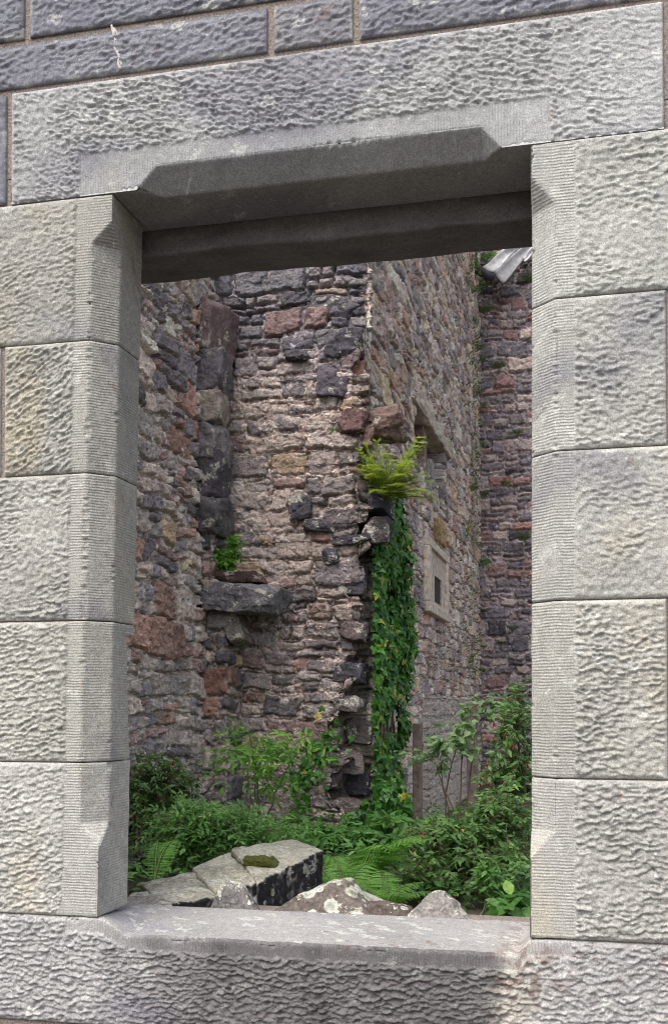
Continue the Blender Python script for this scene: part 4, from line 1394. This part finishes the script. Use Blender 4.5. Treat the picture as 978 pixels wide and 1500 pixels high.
shrub('fuchsia_bush', 'dark fuchsia bush with small red buds against the left wall, beside the left jamb', foot(225, 5.0),
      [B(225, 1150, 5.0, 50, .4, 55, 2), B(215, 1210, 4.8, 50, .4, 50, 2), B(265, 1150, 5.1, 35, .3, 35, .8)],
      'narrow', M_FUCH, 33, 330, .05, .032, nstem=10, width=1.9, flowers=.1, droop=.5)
# bright sapling with pinnate leaves
shrub('elder_sapling', 'bright green sapling with long toothed leaflets rising against the pale cross wall', foot(378, 5.2),
      [B(372, 1082, 5.2, 40, .25, 20, 2), B(345, 1105, 5.2, 30, .25, 22, 1), B(420, 1100, 5.2, 34, .25, 20, 1), B(380, 1125, 5.2, 50, .25, 30, 1.6)],
      'ovate', M_ELD, 34, 14, .07, .13, M_GSTEM, 5, .75, .5, 'sapling', compound=2, twig_len=(.15, .3), stem_r=.010)
shrub('nettle_clump', 'low mid green leafy clump below the bright sapling, behind the stepped slabs', foot(330, 4.4),
      [B(300, 1205, 4.4, 60, .4, 34, 2), B(350, 1215, 4.3, 60, .4, 42, 2), B(400, 1225, 4.4, 50, .4, 36, 1.2), B(265, 1225, 4.2, 40, .35, 36, 1.2)],
      'ovate', M_NETT, 35, 130, .042, .075, M_GSTEM, 14, .95, .35, 'plant', twig_len=(.2, .45), stem_r=.007, compound=2)
shrub('bramble_bush', 'bramble with mid green leaves at the foot of the broken corner', foot(520, 6.2),
      [B(470, 1232, 6.2, 55, .35, 18, 1.4), B(530, 1230, 6.3, 50, .35, 22, 2), B(575, 1222, 6.2, 36, .35, 34, 1.6), B(430, 1220, 6.3, 40, .3, 20, 1)],
      'ovate', M_BRAM, 36, 190, .08, .06, M_STEM, 12, 1.15, .4, 'bush', twig_len=(.2, .45), stem_r=.008)
# young broadleaved tree
th = shrub('broadleaf_sapling', 'slender sapling with large pale rounded leaves before the blocked doorway', foot(665, 6.4),
           [B(640, 1075, 6.4, 42, .3, 24, 2), B(612, 1100, 6.4, 30, .25, 22, 1), B(675, 1050, 6.5, 34, .3, 22, 1), B(705, 1030, 6.5, 30, .25, 22, .9), B(690, 1085, 6.5, 26, .25, 24, .9), B(655, 1110, 6.4, 24, .2, 20, .7), B(735, 1040, 6.6, 26, .25, 20, .6)],
           'broad', M_BROAD, 37, 44, .066, .10, M_STEM, 5, 1.0, .55, 'sapling', twig_len=(.2, .4), stem_r=.008)
shrub('dock_plant', 'small plant with bright broad leaves low beside the right jamb, in front of the fuchsia', (P(748, 1345, 2.6).x, 2.6, ground_z(0, 2.6)),
      [B(748, 1338, 2.6, 30, .12, 14, 1)], 'broad', M_BRAM, 38, 10, .08, .08, M_GSTEM, 4, .9, .4, 'plant', twig_len=(.1, .2), stem_r=.006)
shrub('hazel_shoot', 'small bright yellow green shoot glowing inside the dark fuchsia', foot(715, 3.5),
      [B(713, 1290, 3.5, 22, .12, 22, 1)], 'ovate', M_BRAM, 39, 20, .045, .05, M_GSTEM, 3, 1.1, .3, 'plant', twig_len=(.1, .2), stem_r=.005)


# ferns
def frond(lf, st, base, d, L, rng, lift=.8, npair=20, wid=.24, mat_t=.5, sub=True):
    d = unit(d)
    p0 = np.asarray(base, float)
    p2 = p0 + d * L * .75 + np.array((0, 0, L * lift * .45)); p1 = p0 + d * L * .22 + np.array((0, 0, L * lift * .62))
    pts = bez(p0, p1, p2, npair + 3)
    st.tube(pts[::3], .004, .0015, 4, cap=False)
    tan = np.gradient(pts, axis=0)
    P_, D_2, U_, S_ = [], [], [], []
    for j in range(2, npair + 3):
        f = (j - 2) / npair
        s_ = L * wid * (math.sin(PI * min(1, (f + .12) ** .75 * .93)) + .06)
        t_ = unit(tan[j]); w = unit(np.cross(t_, (0, 0, 1))); n_ = np.cross(w, t_)
        for sg in (1, -1):
            dd = unit(sg * w + .35 * t_ + np.array((0, 0, -.2 - .1 * rng.random())) + rng.normal(0, .06, 3))
            if sub and s_ > .03:
                # each pinna is cut into small lobes
                m = max(3, int(s_ / .017))
                for q in range(m):
                    g_ = (q + .5) / m
                    pp = pts[j] + dd * s_ * g_
                    ls = s_ * .2 * (1.15 - g_) + .006
                    for s3 in (1, -1):
                        P_.append(pp); D_2.append(unit(s3 * t_ + .5 * dd)); U_.append(n_); S_.append(ls)
                P_.append(pts[j]); D_2.append(dd); U_.append(n_); S_.append(s_ * .98)
            else:
                P_.append(pts[j]); D_2.append(dd); U_.append(n_); S_.append(s_)
    leaves(lf, 'narrow', P_, D_2, U_, np.array(S_), np.clip(mat_t + rng.normal(0, .12, len(P_)), 0, 1), .75)


def fern(name, label, base, n, L, seed, lift=.8, spread=(0, 2 * PI), npair=20, cat='fern', group=None, mat=None, sub=True, wid=.24, tint=.5):
    rng = np.random.default_rng(seed)
    th = thing(name, tuple(base), label, cat, group)
    lf, st = MB(), MB()
    for i in range(n):
        a = spread[0] + (spread[1] - spread[0]) * (i + .6 * rng.random()) / n
        frond(lf, st, np.array(base) + rng.normal(0, .01, 3), (math.cos(a), math.sin(a), 0), L * (.7 + .5 * rng.random()), rng, lift * (.8 + .4 * rng.random()), npair, wid, tint + .15 * rng.normal(), sub)
    st.build('stalks', M_GSTEM, th); lf.build('fronds', mat or M_FERN, th, False)
    return th


p = P(225, 1290, 1.6)
fern('fern', 'single small bright green fern beside the left jamb, above the low slab', (p.x, 1.6, p.z - .02), 3, .24, 41, 1.25, (1.2, 2.2), 24, wid=.22, tint=.6)
for k, (px, py, Y, n, L, lab) in enumerate([(505, 1318, 3.0, 11, .42, 'feathery light green fern just right of the black sided block'),
                                            (560, 1325, 2.7, 11, .36, 'feathery light green fern in front of the fuchsia, above the pale stick'),
                                            (532, 1290, 3.6, 12, .55, 'taller fern behind the two feathery ferns, below the broken corner')]):
    p = P(px, py, Y)
    fern('fern', lab, (p.x, Y, p.z - .06), n, L, 42 + k, .85, npair=18, group='ferns behind the sill', tint=.5)

# ivy on the receding wall
def ivy_patch(name, label, sampler, n, seed, size=.075, tint=.4, stems=None, cat='ivy'):
    rng = np.random.default_rng(seed)
    pos, dr, up, tn, sz = [], [], [], [], []
    for i in range(n):
        p_, nrm = sampler(rng)
        pos.append(p_); u_ = unit(np.asarray(nrm) + rng.normal(0, .33, 3)); up.append(u_)
        dr.append(unit(np.array((0, 0, -1.0)) + rng.normal(0, .5, 3) + .25 * u_)); tn.append(np.clip(tint + .27 * rng.normal(), 0, .95) if rng.random() > .012 else 1.0)
        sz.append(size * (.55 + .75 * rng.random()))
    c_ = np.mean(pos, 0)
    th = thing(name, tuple(c_), label, cat)
    lf = MB(); leaves(lf, 'ivy', pos, dr, up, np.array(sz), tn, 1.0)
    lf.build('foliage', M_IVY, th, False)
    if stems:
        sb = MB()
        for s_ in stems(rng):
            sb.tube(s_, .012, .005, 5)
        sb.build('stems', M_STEM, th)
    return th


ycur0, ycur1 = YF + .12, YF + 1.55
zc1, zc0 = P(570, 712, YF + .6).z, P(570, 1195, YF + .6).z


def ivy_main(rng):
    while True:
        f = rng.random() ** .85                                 # 0 at the bottom
        z = zc0 + (zc1 - zc0) * f
        wid = (.35 + .65 * math.sin(PI * min(1, f * 1.0) ** .8)) if f > .2 else .42 + .25 * rng.random()
        v_ = rng.random()
        y = ycur0 + (ycur1 - ycur0) * v_ * (.55 + .5 * wid) + .25 * (1 - f) * rng.random()
        dens = pn(np.array([y * 2.2]), np.array([z * 1.6]), 5)[0]
        if f < .28 and dens < -.28:
            continue
        if dens < -.45:
            continue
        if v_ > .62 + .38 * (.5 + .9 * pn(np.array([f * 7.0]), np.array([2.2]), 15)[0]) * (1 if f < .85 else .6):
            continue
        bulge = .05 + .26 * math.sin(PI * v_) * (.3 + .7 * min(1, f * 2)) * (.6 + .4 * dens)
        x = XR + .02 + bulge * (.45 + .55 * rng.random())
        return (x, y, z), (.75, -.9 + 1.1 * v_, .28)


def ivy_stems(rng):
    out = []
    for k in range(9):
        y = ycur0 + .1 + (ycur1 - ycur0 - .5) * rng.random()
        zz_ = np.linspace(.5, zc1 - .6 * rng.random(), 14)
        out.append([(XR + .06 + .03 * math.sin(z * 3 + k), y + .08 * math.sin(z * 2 + k * 2), z) for z in zz_])
    return out


ivy_patch('ivy', 'thick glossy dark green ivy curtain hanging down the receding wall beside the broken corner', ivy_main, 3700, 51, .075, .42, ivy_stems)
zi0, zi1 = P(450, 1150, YF).z, P(485, 1068, YF).z


def ivy_small(rng):
    f = rng.random()
    px = 445 + 50 * f + 14 * rng.normal(); py = 1142 - 78 * f + 12 * rng.normal()
    if rng.random() < .4:
        px = 425 + 30 * rng.random(); py = 1120 + 75 * rng.random()
    p_ = P(px, py, YF - .05 - .04 * rng.random())
    return (p_.x, p_.y, p_.z), (.1, -1, .3)


ivy_patch('ivy', 'thin trail of ivy leaves climbing the cross wall towards the cavity', ivy_small, 130, 52, .065, .45)


def ivy_low(rng):
    px = 505 + 95 * rng.random(); py = 1215 + 22 * rng.normal() * .6 - 55 * (px > 550) * rng.random()
    p_ = P(px, py, YF - .1 - .25 * rng.random())
    return (p_.x, p_.y, p_.z), (.2, -1, .5)


ivy_patch('ivy', 'low dark ivy tangle around the foot of the broken corner', ivy_low, 460, 53, .075, .33)


# yellow green conifer seedling on top of the ivy
def conifer():
    rng = np.random.default_rng(61)
    b = np.array(P(560, 742, YF + .05)); b[0] += .02
    th = thing('conifer_seedling', tuple(b), 'yellow green conifer seedling growing out of the broken wall above the ivy', 'seedling')
    st, lf = MB(), MB()
    for i in range(36):
        a = rng.random() * 2 * PI
        tgt = b + np.array((.10 + .25 * math.cos(a) + .06 * rng.normal(), -.12 + .16 * math.sin(a), .04 + .5 * rng.random()))
        if i < 7:
            tgt = b + np.array((.14 + .36 * rng.random(), -.1 * rng.random(), -.05 + .25 * rng.random()))
        mid = (b + tgt) / 2 + np.array((0, 0, .1))
        pts = bez(b + (0, 0, .1 * rng.random()), mid, tgt, 12)
        st.tube(pts[::3], .005, .002, 4, cap=False)
        for s_ in range(3, 12):
            t_ = unit(pts[s_] - pts[s_ - 1])
            for sg in (1, -1):
                w = unit(np.cross(t_, (0, 0, 1)) * sg + .6 * t_ + rng.normal(0, .15, 3))
                L = .10 * (1.15 - s_ / 12) + .025
                q = np.array([pts[s_] + w * L * f for f in np.linspace(0, 1, 7)])
                q[:, 2] -= .02 * np.linspace(0, 1, 7) ** 2
                nd, nu, np_ = [], [], []
                for k in range(7):
                    for s3 in (1, -1):
                        np_.append(q[k]); nd.append(unit(s3 * np.cross(w, (0, 0, 1)) + .8 * w + np.array((0, 0, .1)))); nu.append((0, 0, 1))
                leaves(lf, 'needle', np_, nd, nu, .036, np.clip(rng.normal(.5, .25, len(np_)), 0, 1), 2.6)
    st.build('branches', M_GSTEM, th); lf.build('needles', M_CONI, th, False)


conifer()

# herb on the broken lintel, fern on the quoins
p = P(328, 842, YP + .12)
shrub('wall_herb', 'leafy green herb with thin upright stalks growing on the broken door lintel', tuple(p),
      [B(330, 822, YP + .12, 22, .1, 20, 2), B(345, 805, YP + .14, 16, .1, 24, 1), B(318, 832, YP + .1, 16, .1, 12, 1)],
      'narrow', M_ELD, 71, 70, .06, .028, M_GSTEM, 9, 1.7, .3, 'plant', twig_len=(.08, .2), stem_r=.005)
p = P(296, 528, YP - .02)
fern('wall_fern', 'small dark green fern tuft rooted in the joint between the upper dark quoins', tuple(p), 9, .17, 72, .5, (3.3, 6.2), 10, sub=False, mat=M_IVY, tint=.55)
p = P(487, 631, YF - .05)
fern('wall_fern', 'tiny fern sprig on the cross wall just left of the big jutting stone', tuple(p), 6, .1, 73, .4, (3.3, 6.2), 8, sub=False)

# fern tufts in the far corner
tufts = [(712, 385, 'beside the end of the gutter pipe'), (712, 425, 'high in the far corner, below the flashing'), (711, 462, 'second below the flashing in the far corner'),
         (694, 392, 'top edge of the receding wall'), (690, 430, 'near the top of the receding wall'), (697, 515, 'upper part of the far corner on the receding wall'), (707, 530, 'upper part of the far corner'),
         (742, 413, 'under the dull flashing on the far wall'), (773, 413, 'beside the right jamb below the flashing'), (708, 597, 'middle of the far corner, level with the slot window'),
         (697, 580, 'middle of the receding wall near the corner'), (730, 543, 'on the far wall, among dark stones, highest of the middle ones'), (704, 655, 'far corner below slot window level'),
         (690, 720, 'receding wall above the stone frame level'), (709, 730, 'far corner just above the frame level'), (706, 832, 'far corner, the largest at frame level'), (768, 795, 'large one on the far wall beside the right jamb'),
         (706, 900, 'far corner level with the frame foot'), (707, 950, 'lower far corner, darkest'), (735, 945, 'on the far wall low down'), (750, 925, 'on the far wall low down, right one'), (707, 985, 'lowest in the far corner'),
         (740, 712, 'on the far wall among reddish stones'), (757, 640, 'on the far wall, middle height')]
for k, (px, py, where) in enumerate(tufts):
    big = .34 if k in (0, 1, 2, 15, 16) else .17 + .06 * (k % 3)
    if px < 700:
        p = PXp(px, py, XR + .05); sp_ = (-1.6, 1.2)
    else:
        p = P(max(px, 706), py, YB - .06); sp_ = (3.4, 6.0)
        p.x = max(p.x, XR + .06)
    fern('wall_fern', 'fern tuft: ' + where, tuple(p), 7, big, 80 + k, .75, sp_, 8, sub=False, group='fern tufts in the far corner', tint=.45, wid=.3,
         mat=[M_ELD, M_WEED, M_WEED][k % 3])

# small scattered plants rooted in the receding wall near its far corner (uncountable speckle)
rng = np.random.default_rng(99)
lf = MB(); pos, dr, up, tn = [], [], [], []
for i in range(300):
    py = 370 + 640 * rng.random(); px = 701 - abs(rng.normal(0, 12))
    p_ = PXp(px, py, XR + .05)
    if pn(np.array([p_.y * 1.3]), np.array([p_.z * 1.5]), 71)[0] < .18:
        continue
    for q in range(7):
        pos.append(np.array(p_) + rng.normal(0, .06, 3) * (.4, 1, 1)); dr.append(unit((.6, -.3, rng.normal(0, .6)))); up.append(unit((.5, -.4, .8) + rng.normal(0, .3, 3))); tn.append(rng.random())
leaves(lf, 'narrow', pos, dr, up, .075, tn, 1.6)
o = lf.build('wall_weeds', M_WEED, None, False)
o['kind'] = 'stuff'; tag(o, 'tiny green weeds sprinkled down the end of the receding wall', 'weeds')

# low green growth on the ground of the yard
lf = MB(); pos, dr, up, tn = [], [], [], []
for i in range(5200):
    x = -3.2 + 4.0 * rng.random(); y = 3.6 + 5 * rng.random() ** 1.0
    z = ground_z(x, y) + .18 * rng.random() * (1 + pn(np.array([x * 1.5]), np.array([y * 1.5]), 3)[0])
    pos.append((x, y, z + .02)); a = rng.random() * 6.28
    dr.append((math.cos(a), math.sin(a), .4 * rng.normal())); up.append(unit((0, -.2, 1) + rng.normal(0, .35, 3))); tn.append(np.clip(.4 + .3 * rng.normal(), 0, .8))
leaves(lf, 'ovate', pos, dr, up, .07, tn, 1.0)
o = lf.build('ground_cover', M_BRAM, None, False)
o['kind'] = 'stuff'; tag(o, 'mixed low green leaves covering the floor of the yard', 'ground cover')

# timber post beside the ivy
pa = PXp(607, 1060, XR + .25)
mb = MB()
p0 = P(611, 1060, 8.2); p1 = P(606, 1215, 8.2)
boxmb(mb, p0.x - .042, p0.x + .042, 8.15, 8.25, .2, p0.z)
o = mb.build('timber_post', M_WOOD, None, False); bevel_obj(o, .008)
tag(o, 'grey brown timber post standing between the ivy and the blocked doorway', 'post')
mb = MB()
p0 = P(691, 1085, 9.4)
boxmb(mb, p0.x - .05, p0.x + .05, 9.35, 9.48, .15, P(691, 1030, 9.4).z)
o = mb.build('timber_post', M_WOOD, None, False); bevel_obj(o, .008)
tag(o, 'dark timber post at the far side of the blocked doorway, half hidden by leaves', 'post')

# ----------------------------------------------------------------------------------------------
# light: overcast day
# ----------------------------------------------------------------------------------------------
SUN = Vector((-.30, -.62, 1.1)).normalized()           # towards the sun
sd = bpy.data.lights.new('sun', 'SUN'); so = bpy.data.objects.new('sun', sd); COL.objects.link(so)
so.rotation_euler = (-SUN).to_track_quat('-Z', 'Y').to_euler()
sd.energy = 1.5; sd.angle = math.radians(40); sd.color = (1.0, .965, .92)
w = bpy.data.worlds.new('World'); scene.world = w; w.use_nodes = True
nt = w.node_tree
sky = nt.nodes.new('ShaderNodeTexSky'); sky.sky_type = 'NISHITA'; sky.sun_disc = False
sky.sun_elevation = math.asin(SUN.z); sky.sun_rotation = math.atan2(SUN.x, SUN.y)
sky.air_density = 1.0; sky.dust_density = 4.0; sky.ozone_density = 1.0
hs = nt.nodes.new('ShaderNodeHueSaturation'); hs.inputs['Saturation'].default_value = .45     # cloud: paler than a clear sky
nt.links.new(sky.outputs[0], hs.inputs['Color']); nt.links.new(hs.outputs[0], nt.nodes['Background'].inputs[0])
nt.nodes['Background'].inputs[1].default_value = .15
scene.view_settings.view_transform = 'Standard'
scene.view_settings.look = 'None'
scene.view_settings.exposure = 1.0
scene.view_settings.gamma = 1.0
scene.render.engine = 'CYCLES'
scene.cycles.max_bounces = 6
scene.cycles.diffuse_bounces = 4
scene.cycles.use_denoising = True
scene.cycles.filter_width = 1.0
